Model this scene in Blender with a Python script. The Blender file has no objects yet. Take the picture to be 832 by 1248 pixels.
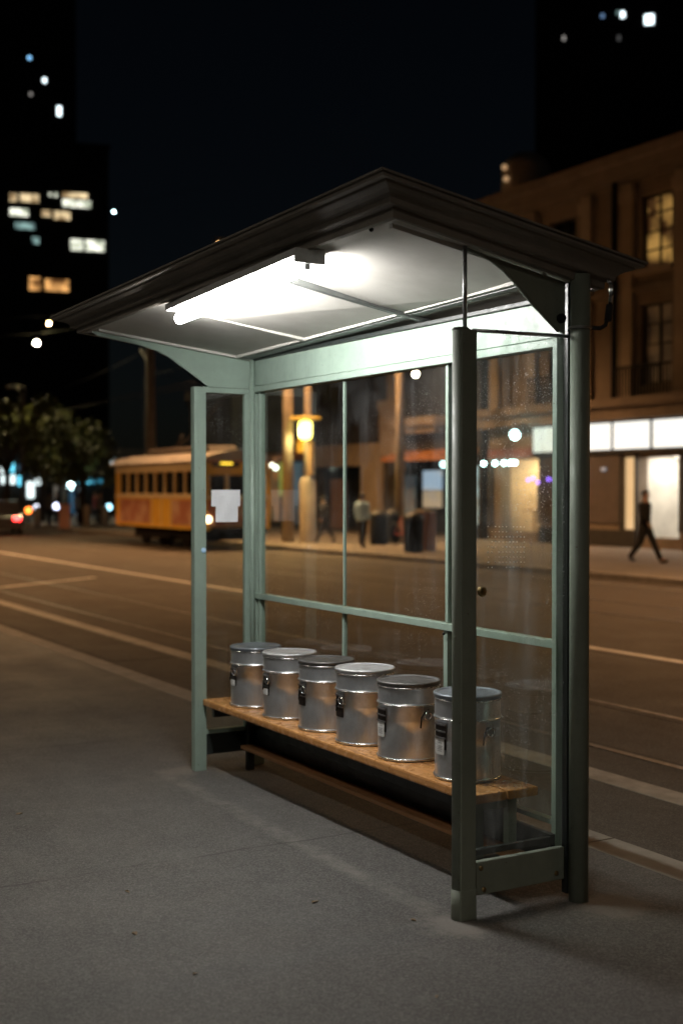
import bpy, bmesh, math, random
from math import sin, cos, pi, radians, atan
from mathutils import Vector, Matrix
random.seed(7)
sc = bpy.context.scene
col = sc.collection
# ------------------------------------------------------------------ helpers
def newobj(name, me=None, parent=None, loc=None):
    o = bpy.data.objects.new(name, me); col.objects.link(o)
    if parent: o.parent = parent
    if loc: o.location = loc
    return o
def tag(o, label=None, cat=None, group=None, kind=None):
    if label: o['label'] = label
    if cat: o['category'] = cat
    if group: o['group'] = group
    if kind: o['kind'] = kind
    return o
def empty(name, loc, label=None, cat=None, group=None, rz=0):
    o = newobj(name, None, None, loc); o.rotation_euler.z = rz
    return tag(o, label, cat, group)
def copy_tree(o, parent=None):
    c = o.copy(); col.objects.link(c)
    if parent: c.parent = parent
    for ch in list(o.children): copy_tree(ch, c)
    return c
class MB:
    def __init__(s): s.bm = bmesh.new(); s.mi = 0
    def _m(s, fs):
        for f in fs: f.material_index = s.mi
    def box(s, x0, x1, y0, y1, z0, z1, bev=0, mat=None):
        vs = [(x, y, z) for x in (x0, x1) for y in (y0, y1) for z in (z0, z1)]
        v = [s.bm.verts.new(Vector(p) if mat is None else mat @ Vector(p)) for p in vs]
        F = [(0,1,3,2),(4,6,7,5),(0,4,5,1),(2,3,7,6),(0,2,6,4),(1,5,7,3)]
        fs = [s.bm.faces.new([v[i] for i in f]) for f in F]
        s._m(fs)
        if bev:
            es = list({e for f in fs for e in f.edges})
            r = bmesh.ops.bevel(s.bm, geom=es, offset=bev, segments=2, affect='EDGES', profile=.6)
            s._m(r['faces'])
        return s
    def tube(s, pts, r, n=12, cap=True, closed=False):
        pts = [Vector(p) for p in pts]; rings = []
        N = len(pts); up = None
        for i, p in enumerate(pts):
            a = pts[(i-1) % N] if (i or closed) else p
            b = pts[(i+1) % N] if (i < N-1 or closed) else p
            d = (b-a).normalized()
            if up is None:
                up = Vector((0,0,1)) if abs(d.z) < .9 else Vector((1,0,0))
            x = d.cross(up).normalized(); y = x.cross(d).normalized(); up = y
            rr = r[i] if isinstance(r, (list, tuple)) else r
            rings.append([s.bm.verts.new(p + x*rr*cos(2*pi*k/n) + y*rr*sin(2*pi*k/n)) for k in range(n)])
        fs = []
        for i in range(N if closed else N-1):
            A, B = rings[i], rings[(i+1) % N]
            for k in range(n):
                f = s.bm.faces.new([A[k], A[(k+1)%n], B[(k+1)%n], B[k]]); f.smooth = True; fs.append(f)
        if cap and not closed:
            fs.append(s.bm.faces.new(rings[0][::-1])); fs.append(s.bm.faces.new(rings[-1]))
        s._m(fs); return s
    def lathe(s, prof, n=48, c=(0,0,0), smooth=True):
        rings = []
        for (r, z) in prof:
            if r < 1e-5: rings.append([s.bm.verts.new((c[0], c[1], c[2]+z))])
            else: rings.append([s.bm.verts.new((c[0]+r*cos(2*pi*k/n), c[1]+r*sin(2*pi*k/n), c[2]+z)) for k in range(n)])
        fs = []
        for A, B in zip(rings, rings[1:]):
            for k in range(n):
                q = (k+1) % n
                if len(A) == 1 and len(B) == 1: continue
                if len(A) == 1: f = s.bm.faces.new([A[0], B[k], B[q]])
                elif len(B) == 1: f = s.bm.faces.new([A[k], A[q], B[0]])
                else: f = s.bm.faces.new([A[k], A[q], B[q], B[k]])
                f.smooth = smooth; fs.append(f)
        s._m(fs); return s
    def prism(s, poly, axis, a, b):
        """poly in the two other axes, extruded along axis from a to b"""
        def P(u, v, w):
            return (w,u,v) if axis == 'x' else (u,w,v) if axis == 'y' else (u,v,w)
        A = [s.bm.verts.new(P(u,v,a)) for u, v in poly]; B = [s.bm.verts.new(P(u,v,b)) for u, v in poly]
        n = len(poly); fs = [s.bm.faces.new(A[::-1]), s.bm.faces.new(B)]
        for i in range(n): fs.append(s.bm.faces.new([A[i], A[(i+1)%n], B[(i+1)%n], B[i]]))
        s._m(fs); return s
    def quad(s, pts):
        s._m([s.bm.faces.new([s.bm.verts.new(p) for p in pts])]); return s
    def sphere(s, c, r, n=12, sc_=(1,1,1)):
        m = Matrix.Translation(c) @ Matrix.Diagonal((r*sc_[0], r*sc_[1], r*sc_[2], 1))
        g = bmesh.ops.create_uvsphere(s.bm, u_segments=n, v_segments=max(6, n//2+2), radius=1, matrix=m)
        fs = {f for v in g['verts'] for f in v.link_faces}
        for f in fs: f.smooth = True
        s._m(fs); return s
    def build(s, name, mats, parent=None, loc=None):
        bmesh.ops.recalc_face_normals(s.bm, faces=s.bm.faces)
        me = bpy.data.meshes.new(name); s.bm.to_mesh(me); s.bm.free()
        for m in (mats if isinstance(mats, (list, tuple)) else [mats]): me.materials.append(m)
        return newobj(name, me, parent, loc)
def B(*a, **k): return MB().box(*a, **k)
# ---- pixel rays of the photograph (used only to read off real coordinates on known planes)
FPX = 1542; PIT = atan(27/FPX); YA = radians(29.9); H = 1.75
Fw = (-cos(YA), sin(YA)); Rt = (sin(YA), cos(YA))
def ray(px, py):
    a = (px-416)/FPX; b = -(py-624)/FPX
    fh = cos(PIT)+b*sin(PIT)
    return (Fw[0]*fh+Rt[0]*a, Fw[1]*fh+Rt[1]*a, -sin(PIT)+b*cos(PIT))
def ony(px, py, y):
    r = ray(px, py); t = y/r[1]; return Vector((r[0]*t, y, H+r[2]*t))
def onx(px, py, x):
    r = ray(px, py); t = x/r[0]; return Vector((x, r[1]*t, H+r[2]*t))
def onz(px, py, z=0):
    r = ray(px, py); t = (z-H)/r[2]; return Vector((r[0]*t, r[1]*t, z))
def ond(px, py, d):
    r = ray(px, py); n = math.hypot(r[0], r[1]); t = d/n; return Vector((r[0]*t, r[1]*t, H+r[2]*t))
# ------------------------------------------------------------------ materials
def nt(name):
    m = bpy.data.materials.new(name); m.use_nodes = True
    n = m.node_tree.nodes; l = m.node_tree.links
    return m, n, l, n['Principled BSDF']
def mixrgb(n, l, fac, a, b, mode='MIX'):
    x = n.new('ShaderNodeMix'); x.data_type = 'RGBA'; x.blend_type = mode
    for sock, v in ((x.inputs[0], fac), (x.inputs[6], a), (x.inputs[7], b)):
        if hasattr(v, 'is_linked'): l.new(v, sock)
        elif isinstance(v, (int, float)): sock.default_value = v
        else: sock.default_value = (*v, 1)
    return x.outputs[2]
def noise(n, l, scale, detail=6, rough=.6, vec=None, stretch=None):
    t = n.new('ShaderNodeTexNoise'); t.inputs['Scale'].default_value = scale
    t.inputs['Detail'].default_value = detail; t.inputs['Roughness'].default_value = rough
    tc = n.new('ShaderNodeTexCoord'); src = tc.outputs['Object']
    if stretch:
        mp = n.new('ShaderNodeMapping'); mp.inputs['Scale'].default_value = stretch; l.new(src, mp.inputs[0]); src = mp.outputs[0]
    l.new(src, t.inputs[0]); return t.outputs[0]
def ramp(n, l, src, a, b, va=0, vb=1):
    r = n.new('ShaderNodeMapRange'); r.inputs[1].default_value = a; r.inputs[2].default_value = b
    r.inputs[3].default_value = va; r.inputs[4].default_value = vb; l.new(src, r.inputs[0]); return r.outputs[0]
def mat(name, c, rough=.6, metal=0, c2=None, ns=8, bump=0, bs=60, lo=.35, hi=.7, rv=.12, stretch=None, spec=None, coat=0):
    m, n, l, p = nt(name)
    c2 = c2 or tuple(v*.72 for v in c)
    t = noise(n, l, ns, stretch=stretch)
    l.new(mixrgb(n, l, ramp(n, l, t, lo, hi), c, c2), p.inputs['Base Color'])
    t2 = noise(n, l, ns*2.7)
    l.new(ramp(n, l, t2, .3, .7, max(.02, rough-rv), min(1, rough+rv)), p.inputs['Roughness'])
    p.inputs['Metallic'].default_value = metal
    if spec is not None: p.inputs['Specular IOR Level'].default_value = spec
    if coat: p.inputs['Coat Weight'].default_value = coat; p.inputs['Coat Roughness'].default_value = .25
    if bump:
        b = n.new('ShaderNodeBump'); b.inputs['Strength'].default_value = bump; b.inputs['Distance'].default_value = .01
        l.new(noise(n, l, bs, stretch=stretch), b.inputs['Height']); l.new(b.outputs[0], p.inputs['Normal'])
    return m
def emit(name, c, s):
    m, n, l, p = nt(name)
    p.inputs['Base Color'].default_value = (.3, .3, .3, 1)
    p.inputs['Emission Color'].default_value = (*c, 1); p.inputs['Emission Strength'].default_value = s
    return m
def emit_var(name, c, c2, s, ns=2.0):
    m, n, l, p = nt(name)
    p.inputs['Base Color'].default_value = (.2, .2, .2, 1)
    l.new(mixrgb(n, l, ramp(n, l, noise(n, l, ns, 3), .4, .6), c, c2), p.inputs['Emission Color'])
    p.inputs['Emission Strength'].default_value = s
    return m
def painted(name, c, wear=(.10,.075,.05), amt=.62, r0=.28, r1=.55):
    """old gloss paint: faint mottling, small chips and grime, slight orange peel"""
    m, n, l, p = nt(name)
    base = mixrgb(n, l, ramp(n, l, noise(n, l, 3.5, 8, .65), .35, .7), c, tuple(v*.8 for v in c))
    base = mixrgb(n, l, ramp(n, l, noise(n, l, 9, 8, .7, stretch=(1,1,.12)), .52, .75, 0, .45), base, tuple(v*.55 for v in c))
    chips = ramp(n, l, noise(n, l, 38, 8, .75), amt+.02, amt+.06)
    base = mixrgb(n, l, chips, base, wear)
    l.new(base, p.inputs['Base Color'])
    l.new(ramp(n, l, noise(n, l, 14), .3, .7, r0, r1), p.inputs['Roughness'])
    b = n.new('ShaderNodeBump'); b.inputs['Strength'].default_value = .25; b.inputs['Distance'].default_value = .003
    l.new(noise(n, l, 70), b.inputs['Height']); l.new(b.outputs[0], p.inputs['Normal'])
    return m
M = {}
M['mint'] = painted('mint_paint', (.285,.37,.31))
M['shaded_green'] = painted('shaded_green_paint', (.215,.24,.195), r0=.45, r1=.7)  # mint paint darkened: shade on the near end put into the colour
M['grey_green'] = painted('grey_green_paint', (.22,.26,.21))
M['black_paint'] = painted('black_paint', (.02,.024,.022))
M['roof_brown'] = painted('roof_brown_metal', (.21,.185,.155), wear=(.16,.09,.05), r0=.7, r1=.9)
M['ceiling'] = mat('ceiling_board', (.56,.54,.50), .7, c2=(.42,.40,.36), ns=2.2, lo=.45, hi=.8)
M['steel'] = mat('dull_steel', (.45,.45,.46), .35, 1, ns=20)
M['chrome'] = mat('bright_steel', (.75,.75,.76), .16, 1, ns=20, rv=.05)
M['brass'] = mat('aged_brass', (.35,.25,.12), .4, 1, ns=20)
M['paper'] = mat('white_paper', (.82,.83,.86), .8, c2=(.74,.75,.78), ns=5)
M['ink'] = mat('faded_ink', (.12,.12,.13), .8)
M['rubber'] = mat('black_rubber', (.02,.02,.02), .7)
M['concrete_pole'] = mat('pole_concrete', (.34,.28,.23), .85, c2=(.24,.19,.15), ns=3, bump=.3)
M['pole_metal'] = mat('galvanised_pole', (.18,.17,.15), .55, .3, ns=5)
M['pole_black'] = mat('black_pole_paint', (.03,.03,.03), .5)
M['iron'] = mat('black_iron', (.012,.012,.012), .7, spec=.15)
M['plastic_grey'] = mat('grey_plastic', (.28,.28,.28), .45, ns=12)
M['diffuser_end'] = mat('lamp_end_white', (.6,.6,.6), .4, ns=12)
M['batten_dark'] = mat('dark_batten_paint', (.10,.105,.10), .5)
M['tube'] = emit('fluorescent_tube', (1,.985,.95), 185)
M['sodium'] = emit('sodium_lamp', (1,.60,.24), 60)
M['whitelamp'] = emit('white_lamp', (1,.86,.66), 60)
M['cyanlamp'] = emit('cyan_white_lamp', (.65,.95,1), 22)
M['fill_lens'] = emit('fill_lamp_lens', (1,.9,.75), 150)  # lens of the added, unseen fill lamps; bright for highlights on the cans
M['lantern'] = emit('yellow_lantern', (1,.80,.16), 9)
# galvanised can
def galv():
    m, n, l, p = nt('galvanised_can')
    p.inputs['Metallic'].default_value = .88
    vor = n.new('ShaderNodeTexVoronoi'); vor.inputs['Scale'].default_value = 26
    tc = n.new('ShaderNodeTexCoord'); l.new(tc.outputs['Object'], vor.inputs['Vector'])
    c = mixrgb(n, l, ramp(n, l, vor.outputs['Color'], 0, 1, 0, .5), (.84,.87,.90), (.66,.69,.73))
    c = mixrgb(n, l, ramp(n, l, noise(n, l, 5, 8, .7), .42, .68), c, (.60,.61,.62))
    c = mixrgb(n, l, ramp(n, l, noise(n, l, 11, 8, .75, stretch=(1,1,.3)), .56, .74, 0, .8), c, (.58,.56,.54))
    l.new(c, p.inputs['Base Color'])
    l.new(ramp(n, l, noise(n, l, 17, 6, .7),   .3, .7, .27, .40), p.inputs['Roughness'])
    b = n.new('ShaderNodeBump'); b.inputs['Strength'].default_value = .12; b.inputs['Distance'].default_value = .004
    l.new(noise(n, l, 9, 4), b.inputs['Height']); l.new(b.outputs[0], p.inputs['Normal'])
    return m
M['galv'] = galv()
M['lid_light'] = mat('pale_can_lid', (.72,.73,.74), .5, .75, c2=(.50,.51,.52), ns=7, bump=.1)
M['lid_dark'] = mat('dark_can_lid', (.20,.20,.20), .5, .8, c2=(.11,.10,.09), ns=7, bump=.1)
M['lid_blue'] = mat('blue_grey_can_lid', (.30,.34,.38), .42, .7, c2=(.20,.22,.25), ns=7, bump=.1)
# varnished wood, grain along X
def wood(name, a, b_, rough=.3):
    m, n, l, p = nt(name)
    t = noise(n, l, 7, 8, .65, stretch=(.10,9,9))
    t2 = noise(n, l, 3, 6, .6, stretch=(.25,5,5))
    c = mixrgb(n, l, ramp(n, l, t, .35, .68), a, b_)
    c = mixrgb(n, l, ramp(n, l, t2, .5, .8, 0, .4), c, tuple(v*.6 for v in b_))
    l.new(c, p.inputs['Base Color'])
    l.new(ramp(n, l, noise(n, l, 12), .3, .7, rough-.08, rough+.18), p.inputs['Roughness'])
    b = n.new('ShaderNodeBump'); b.inputs['Strength'].default_value = .3; b.inputs['Distance'].default_value = .003
    l.new(noise(n, l, 14, 6, .6, stretch=(.06,10,10)), b.inputs['Height']); l.new(b.outputs[0], p.inputs['Normal'])
    return m
M['wood'] = wood('varnished_bench_wood', (.58,.29,.10), (.40,.18,.06), .22)
M['wood_dark'] = wood('weathered_board_wood', (.30,.15,.06), (.16,.075,.03), .5)
# thin clear glass with dust: transparent + fresnel mirror, a little diffuse dust in specks
def glass(name, dust=.05, speck=.35, tint=(.93,.96,.94)):
    m = bpy.data.materials.new(name); m.use_nodes = True
    n = m.node_tree.nodes; l = m.node_tree.links; n.clear()
    out = n.new('ShaderNodeOutputMaterial'); tr = n.new('ShaderNodeBsdfTransparent'); gl = n.new('ShaderNodeBsdfGlossy')
    tr.inputs[0].default_value = (*tint, 1); gl.inputs['Roughness'].default_value = .02
    fr = n.new('ShaderNodeFresnel'); fr.inputs[0].default_value = 1.8
    geo = n.new('ShaderNodeNewGeometry')
    half = n.new('ShaderNodeMath'); half.operation = 'MULTIPLY'; half.inputs[1].default_value = 1.0
    inv = n.new('ShaderNodeMath'); inv.operation = 'SUBTRACT'; inv.inputs[0].default_value = 1
    l.new(geo.outputs['Backfacing'], inv.inputs[1])
    l.new(fr.outputs[0], half.inputs[0])
    m2 = n.new('ShaderNodeMath'); m2.operation = 'MULTIPLY'; l.new(half.outputs[0], m2.inputs[0]); l.new(inv.outputs[0], m2.inputs[1])
    mx = n.new('ShaderNodeMixShader'); l.new(m2.outputs[0], mx.inputs[0]); l.new(tr.outputs[0], mx.inputs[1]); l.new(gl.outputs[0], mx.inputs[2])
    df = n.new('ShaderNodeBsdfDiffuse'); df.inputs[0].default_value = (.6,.62,.62,1)
    film = ramp(n, l, noise(n, l, 3.2, 6, .65), .42, .75, 0, dust)
    streak = ramp(n, l, noise(n, l, 5, 5, .6, stretch=(3,3,.25)), .5, .8, 0, dust*1.6)
    sp = ramp(n, l, noise(n, l, 150, 1, .5), .66, .70, 0, speck)
    gate = ramp(n, l, noise(n, l, 3.0, 3, .5), .42, .62)
    g = n.new('ShaderNodeMath'); g.operation = 'MULTIPLY'; l.new(sp, g.inputs[0]); l.new(gate, g.inputs[1])
    a1 = n.new('ShaderNodeMath'); a1.operation = 'ADD'; l.new(film, a1.inputs[0]); l.new(streak, a1.inputs[1])
    a2 = n.new('ShaderNodeMath'); a2.operation = 'ADD'; a2.use_clamp = True; l.new(a1.outputs[0], a2.inputs[0]); l.new(g.outputs[0], a2.inputs[1])
    m3 = n.new('ShaderNodeMath'); m3.operation = 'MULTIPLY'; l.new(a2.outputs[0], m3.inputs[0]); l.new(inv.outputs[0], m3.inputs[1])
    mx2 = n.new('ShaderNodeMixShader'); l.new(m3.outputs[0], mx2.inputs[0]); l.new(mx.outputs[0], mx2.inputs[1])
    tl = n.new('ShaderNodeBsdfTranslucent'); tl.inputs[0].default_value = (.6,.62,.62,1)
    dm = n.new('ShaderNodeMixShader'); dm.inputs[0].default_value = .5; l.new(df.outputs[0], dm.inputs[1]); l.new(tl.outputs[0], dm.inputs[2]); l.new(dm.outputs[0], mx2.inputs[2])
    l.new(mx2.outputs[0], out.inputs[0]); return m
M['glass'] = glass('shelter_glass', .05, .6)
M['glass_dusty'] = glass('dusty_end_glass', .13, .5)
M['glass_clean'] = glass('window_glass', .01, 0, (.8,.85,.85))
def dots_mat():
    m = mat('glass_dots', (.85,.86,.86), .5); n = m.node_tree.nodes; l = m.node_tree.links
    t = n.new('ShaderNodeBsdfTranslucent'); t.inputs[0].default_value = (.85,.87,.87,1); mx = n.new('ShaderNodeMixShader'); mx.inputs[0].default_value = .7
    l.new(n['Principled BSDF'].outputs[0], mx.inputs[1]); l.new(t.outputs[0], mx.inputs[2]); l.new(mx.outputs[0], n['Material Output'].inputs[0])
    return m
# ground materials
def asphalt(name, a, b_, seam=False, gloss=.62, spec=.3):
    m, n, l, p = nt(name)
    tc = n.new('ShaderNodeTexCoord')
    c = mixrgb(n, l, ramp(n, l, noise(n, l, .55, 8, .6), .35, .7), a, b_)
    c = mixrgb(n, l, ramp(n, l, noise(n, l, 3.1, 8, .7), .5, .75, 0, .5), c, tuple(v*1.45 for v in a))
    c = mixrgb(n, l, ramp(n, l, noise(n, l, 2.0, 6, .65, stretch=(.12,1,1)), .52, .7, 0, .45), c, tuple(v*.6 for v in b_))
    agg = n.new('ShaderNodeTexVoronoi'); agg.inputs['Scale'].default_value = 150; l.new(tc.outputs['Object'], agg.inputs['Vector'])
    c = mixrgb(n, l, ramp(n, l, agg.outputs['Color'], .35, 1, 0, .75), c, tuple(v*2.3 for v in a))
    agg2 = n.new('ShaderNodeTexVoronoi'); agg2.inputs['Scale'].default_value = 110; l.new(tc.outputs['Object'], agg2.inputs['Vector'])
    c = mixrgb(n, l, ramp(n, l, agg2.outputs['Distance'], .0, .28, .35, 0), c, tuple(v*.25 for v in b_))
    if seam:
        sx = n.new('ShaderNodeSeparateXYZ'); l.new(tc.outputs['Object'], sx.inputs[0])
        def mth(op, a_, b2=None, clamp=False):
            k = n.new('ShaderNodeMath'); k.operation = op; k.use_clamp = clamp
            for i, v in enumerate((a_, b2)):
                if v is None: continue
                if hasattr(v, 'is_linked'): l.new(v, k.inputs[i])
                else: k.inputs[i].default_value = v
            return k.outputs[0]
        # pale worn cement band in front of the shelter posts
        w = mth('MULTIPLY', mth('SUBTRACT', noise(n, l, 4, 5, .7), .5), .12)
        dy = mth('ABSOLUTE', mth('SUBTRACT', mth('ADD', sx.outputs[1], w), 2.93))
        band = ramp(n, l, dy, .02, .07, 1, 0)
        gx = mth('MULTIPLY', ramp(n, l, sx.outputs[0], -7.45, -7.3), ramp(n, l, sx.outputs[0], -4.0, -3.85, 1, 0))
        band = mth('MULTIPLY', mth('MULTIPLY', band, gx), ramp(n, l, noise(n, l, 5, 8, .75), .42, .66, .05, .6))
        c = mixrgb(n, l, band, c, (.24,.225,.20))
        # cement patches round the near posts
        for (qx, qy, qr) in ((-4.15,2.9,.16), (-4.02,3.62,.20), (-7.3,3.05,.14)):
            d = n.new('ShaderNodeVectorMath'); d.operation = 'DISTANCE'; l.new(tc.outputs['Object'], d.inputs[0]); d.inputs[1].default_value = (qx, qy, 0)
            f = mth('ADD', d.outputs['Value'], mth('MULTIPLY', mth('SUBTRACT', noise(n, l, 9, 5, .7), .5), .3))
            c = mixrgb(n, l, ramp(n, l, f, qr*.5, qr, .55, 0), c, (.22,.20,.175))
        # paving joints across the pavement, thin and broken
        jw = mth('MULTIPLY', mth('SUBTRACT', noise(n, l, 2.2, 5, .6), .5), .10)
        jx = mth('ABSOLUTE', mth('SUBTRACT', mth('MODULO', mth('ADD', mth('ADD', sx.outputs[0], jw), 53.4), 2.9), 1.45))
        joint = mth('MULTIPLY', ramp(n, l, jx, .004, .012, 1, 0), ramp(n, l, noise(n, l, 1.5, 4, .6), .42, .55))
        c = mixrgb(n, l, mth('MULTIPLY', joint, .6), c, (.03,.028,.025))
        # stains and gum spots
        sp = n.new('ShaderNodeTexVoronoi'); sp.inputs['Scale'].default_value = 2.3; l.new(tc.outputs['Object'], sp.inputs['Vector'])
        c = mixrgb(n, l, ramp(n, l, sp.outputs['Distance'], .02, .035, .35, 0), c, (.05,.045,.04))
    l.new(c, p.inputs['Base Color'])
    l.new(ramp(n, l, noise(n, l, 1.3, 8, .7), .3, .7, gloss-.12, gloss+.14), p.inputs['Roughness'])
    p.inputs['Specular IOR Level'].default_value = spec
    b = n.new('ShaderNodeBump'); b.inputs['Strength'].default_value = .8; b.inputs['Distance'].default_value = .005
    l.new(noise(n, l, 130, 4, .7), b.inputs['Height']); l.new(b.outputs[0], p.inputs['Normal'])
    return m
M['pave'] = asphalt('pavement_asphalt', (.085,.082,.077), (.062,.060,.056), seam=True)
M['road'] = asphalt('road_asphalt', (.080,.070,.060), (.055,.048,.042), gloss=.75, spec=.12)
M['farpave'] = asphalt('far_pavement', (.17,.15,.13), (.12,.105,.09), gloss=.75, spec=.15)
M['kerb'] = mat('kerb_stone', (.30,.27,.235), .75, c2=(.20,.18,.155), ns=4, bump=.3)
M['whiteline'] = mat('worn_white_paint', (.62,.58,.52), .6, c2=(.42,.39,.35), ns=6, lo=.4, hi=.65, bump=.3, bs=120)
M['fadedline'] = mat('faded_white_paint', (.30,.27,.23), .65, c2=(.19,.17,.145), ns=5, lo=.4, hi=.65, bump=.3, bs=120)
M['rail'] = mat('tram_rail_steel', (.12,.10,.08), .5, .5, ns=6)
M['groove'] = mat('rail_groove_dirt', (.025,.02,.016), .8)
# ------------------------------------------------------------------ ground
st = lambda name, mb, m: tag(mb.build(name, m), kind='structure')
g = MB().quad([(-400,-60,-.5),(120,-60,-.5),(120,400,-.5),(-400,400,-.5)]); st('ground', g, M['road'])
p_ = MB().box(-260, 60, -40, 4.12, -.3, 0); st('near_pavement', p_, M['pave'])
p_ = MB()
x = -120.0
while x < 30: p_.box(x, x+1.19, 4.12, 4.34, -.3, .002, bev=.006); x += 1.2
st('near_kerb', p_, M['kerb'])
RZ = -.10
p_ = MB().box(-260, 60, 4.34, 17.80, -.4, RZ); st('road', p_, M['road'])
FZ = .02
p_ = MB().box(-56, 60, 18.05, 60, -.3, FZ); st('far_pavement', p_, M['farpave'])
p_ = MB(); x = -56.0
while x < 30: p_.box(x, x+1.19, 17.80, 18.05, -.3, FZ+.002, bev=.006); x += 1.2
st('far_kerb', p_, M['kerb'])
st('plaza_pavement', MB().box(-260, -56, 17.80, 200, -.3, FZ-.004), M['farpave'])
st('lane_line', MB().box(-200, 40, 9.84, 9.99, RZ-.01, RZ+.004), M['whiteline'])
st('edge_line', MB().box(-200, 40, 5.40, 5.62, RZ-.01, RZ+.004), M['fadedline'])
a, b = onz(-60,723,RZ), onz(116,704,RZ); d = (b-a).normalized().cross(Vector((0,0,1)))*.07
mb = MB().quad([a-d+Vector((0,0,.008)), b-d+Vector((0,0,.008)), b+d+Vector((0,0,.008)), a+d+Vector((0,0,.008))]); st('arrow_line', mb, M['whiteline'])
st('far_lane_line', MB().box(-45, 40, 16.9, 17.0, RZ-.01, RZ+.004), M['fadedline'])
for y in (6.12, 7.23+.2, 12.87, 14.3):
    st('tram_rail', MB().box(-200, 40, y-.035, y+.035, RZ-.01, RZ+.006), M['rail'])
    st('rail_groove', MB().box(-200, 40, y+.035, y+.09, RZ-.01, RZ+.003), M['groove'])
for k, (x, y, w, d_) in enumerate([(-9.5,7.9,2.2,.6), (-13,10.8,3.5,1.1), (-17,5.0,4,.35)]):
    st('asphalt_patch', MB().box(x-w, x+w, y-d_, y+d_, RZ-.01, RZ+.0035), M['groove' if k > 5 else 'road'])
# ------------------------------------------------------------------ bus shelter
S = empty('bus_shelter', (-5.73, 3.27, 0), 'mint green glass tram stop shelter with brown roof and lit fluorescent tube', 'shelter')
def sp(name, mb, m, parent=None):
    o = mb.build(name, m)
    if parent is None:
        o.parent = S; o.matrix_parent_inverse = Matrix.Translation(-Vector(S.location))
    else:
        o.parent = parent; o.matrix_parent_inverse = Matrix.Identity(4)
    return o
FX, BX, LX = -4.20, -4.15, -7.27   # near end, rear near post, left end
FY, BY = 2.99, 3.55
# posts
mb = MB(); mb.tube([(FX-.012, FY-.012, .12), (FX-.012, FY-.012, 2.40)], .034, 24)
mb.box(FX-.005, FX+.024, FY-.03, FY+.044, .12, 2.398, bev=.004)
mb.tube([(FX-.012,FY-.012,2.40),(FX-.012,FY-.012,2.408)], [.038,.03], 24)
front_near = sp('post', mb, M['shaded_green']); tag(front_near, 'shade-darkened green front post at the near end')
o = sp('post_shoe', MB().tube([(FX-.012, FY-.012, 0),(FX-.012, FY-.012, .124)], .036, 24).box(FX-.007, FX+.026, FY-.032, FY+.046, 0, .124, bev=.004), M['shaded_green'], front_near); 
mb = MB(); mb.tube([(BX, BY+.0, 0), (BX, BY, 2.66)], .042, 28)
rear_near = sp('post', mb, M['shaded_green']); tag(rear_near, 'round dark rear post at the near end')
sp('post', MB().box(LX-.026, LX+.03, FY+.125, FY+.205, 0, 2.39, bev=.005), M['mint'])
mb = MB().box(LX-.03, LX+.045, BY-.04, BY+.04, 0, 2.60, bev=.006)
mb.tube([(LX+.045, BY-.045, .1), (LX+.045, BY-.045, 2.58)], .016, 12)
sp('post', mb, M['mint'])
# near end frame
sp('stile', MB().box(FX-.065, FX-.035, BY-.055, BY-.015, .12, 2.40, bev=.003), M['mint'])
sp('stile', MB().box(BX-.075, BX-.043, BY-.03, BY+.03, .02, 2.63, bev=.003), M['black_paint'])
sp('tie_rod', MB().tube([(FX, FY, 2.402), (FX, FY, 2.735)], .009, 12), M['steel'])
sp('tie_rod', MB().tube([(FX, FY+.03, 2.398), (FX+.01, BY-.03, 2.402)], .008, 12), M['steel'])
sp('low_rail', MB().box(FX-.02, FX+.012, FY+.05, BY-.045, .088, .226, bev=.006), M['shaded_green'])
sp('low_rail', MB().box(FX-.06, FX-.035, FY+.04, BY-.06, .235, .262, bev=.004), M['black_paint'])
for (yy, zz) in ((FY+.075,.20),(BY-.09,.12),(FY+.09,.11)):
    sp('bolt', MB().sphere((FX+.014, yy, zz), .011, 10, (.6,1,1)), M['brass'])
eg = sp('glass_pane', MB().box(FX-.004, FX+.004, FY+.05, BY-.045, .24, 2.39), M['glass_dusty'])
mb = MB()
for i in range(11):
    for j in range(9):
        if random.random() < .12: continue
        yy = FY+.115+i*.0185+random.uniform(-.001,.001); zz = 1.60-j*.021-i*.0005
        rr = random.choice((.0026,.0034,.004))
        mb.sphere((FX+.0052, yy, zz-.0), rr, 6, (.25,1,.8))
sp('dot_pattern', mb, dots_mat(), None)
sp('door_knob', MB().lathe([(0,0),(.016,0),(.021,.006),(.021,.016),(.012,.022),(0,.023)], 20).sphere((0,0,.0),.012,8), M['brass'])
k = [o for o in S.children if o.name.startswith('door_knob')][0]
k.matrix_parent_inverse = Matrix.Identity(4)
k.location = Vector((FX+.006, FY+.075, 1.335))-Vector(S.location); k.rotation_euler = (0, pi/2, 0)
# left end frame
sp('frame_rail', MB().box(LX-.018, LX+.022, FY+.206, BY-.041, 2.355, 2.388, bev=.003), M['mint'])
sp('stile', MB().box(LX-.015, LX+.02, BY-.085, BY-.042, .22, 2.354, bev=.003), M['mint'])
sp('frame_rail', MB().box(LX-.018, LX+.022, FY+.206, BY-.086, .225, .25, bev=.003), M['mint'])
sp('low_rail', MB().box(LX-.02, LX+.02, FY+.206, BY-.041, .095, .222, bev=.004), M['black_paint'])
sp('glass_pane', MB().box(LX-.004, LX+.004, FY+.206, BY-.086, .252, 2.353), M['glass'])
sp('reflector', MB().lathe([(0,0),(.016,0),(.014,.006),(0,.009)], 16), emit('blue_reflector', (.3,.65,1), .35))  # own glow stands in for the light a reflector throws back
k = [o for o in S.children if o.name.startswith('reflector')][0]
k.matrix_parent_inverse = Matrix.Identity(4)
k.location = Vector((LX+.032, FY+.185, 1.375))-Vector(S.location); k.rotation_euler = (0, pi/2, 0)
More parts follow.
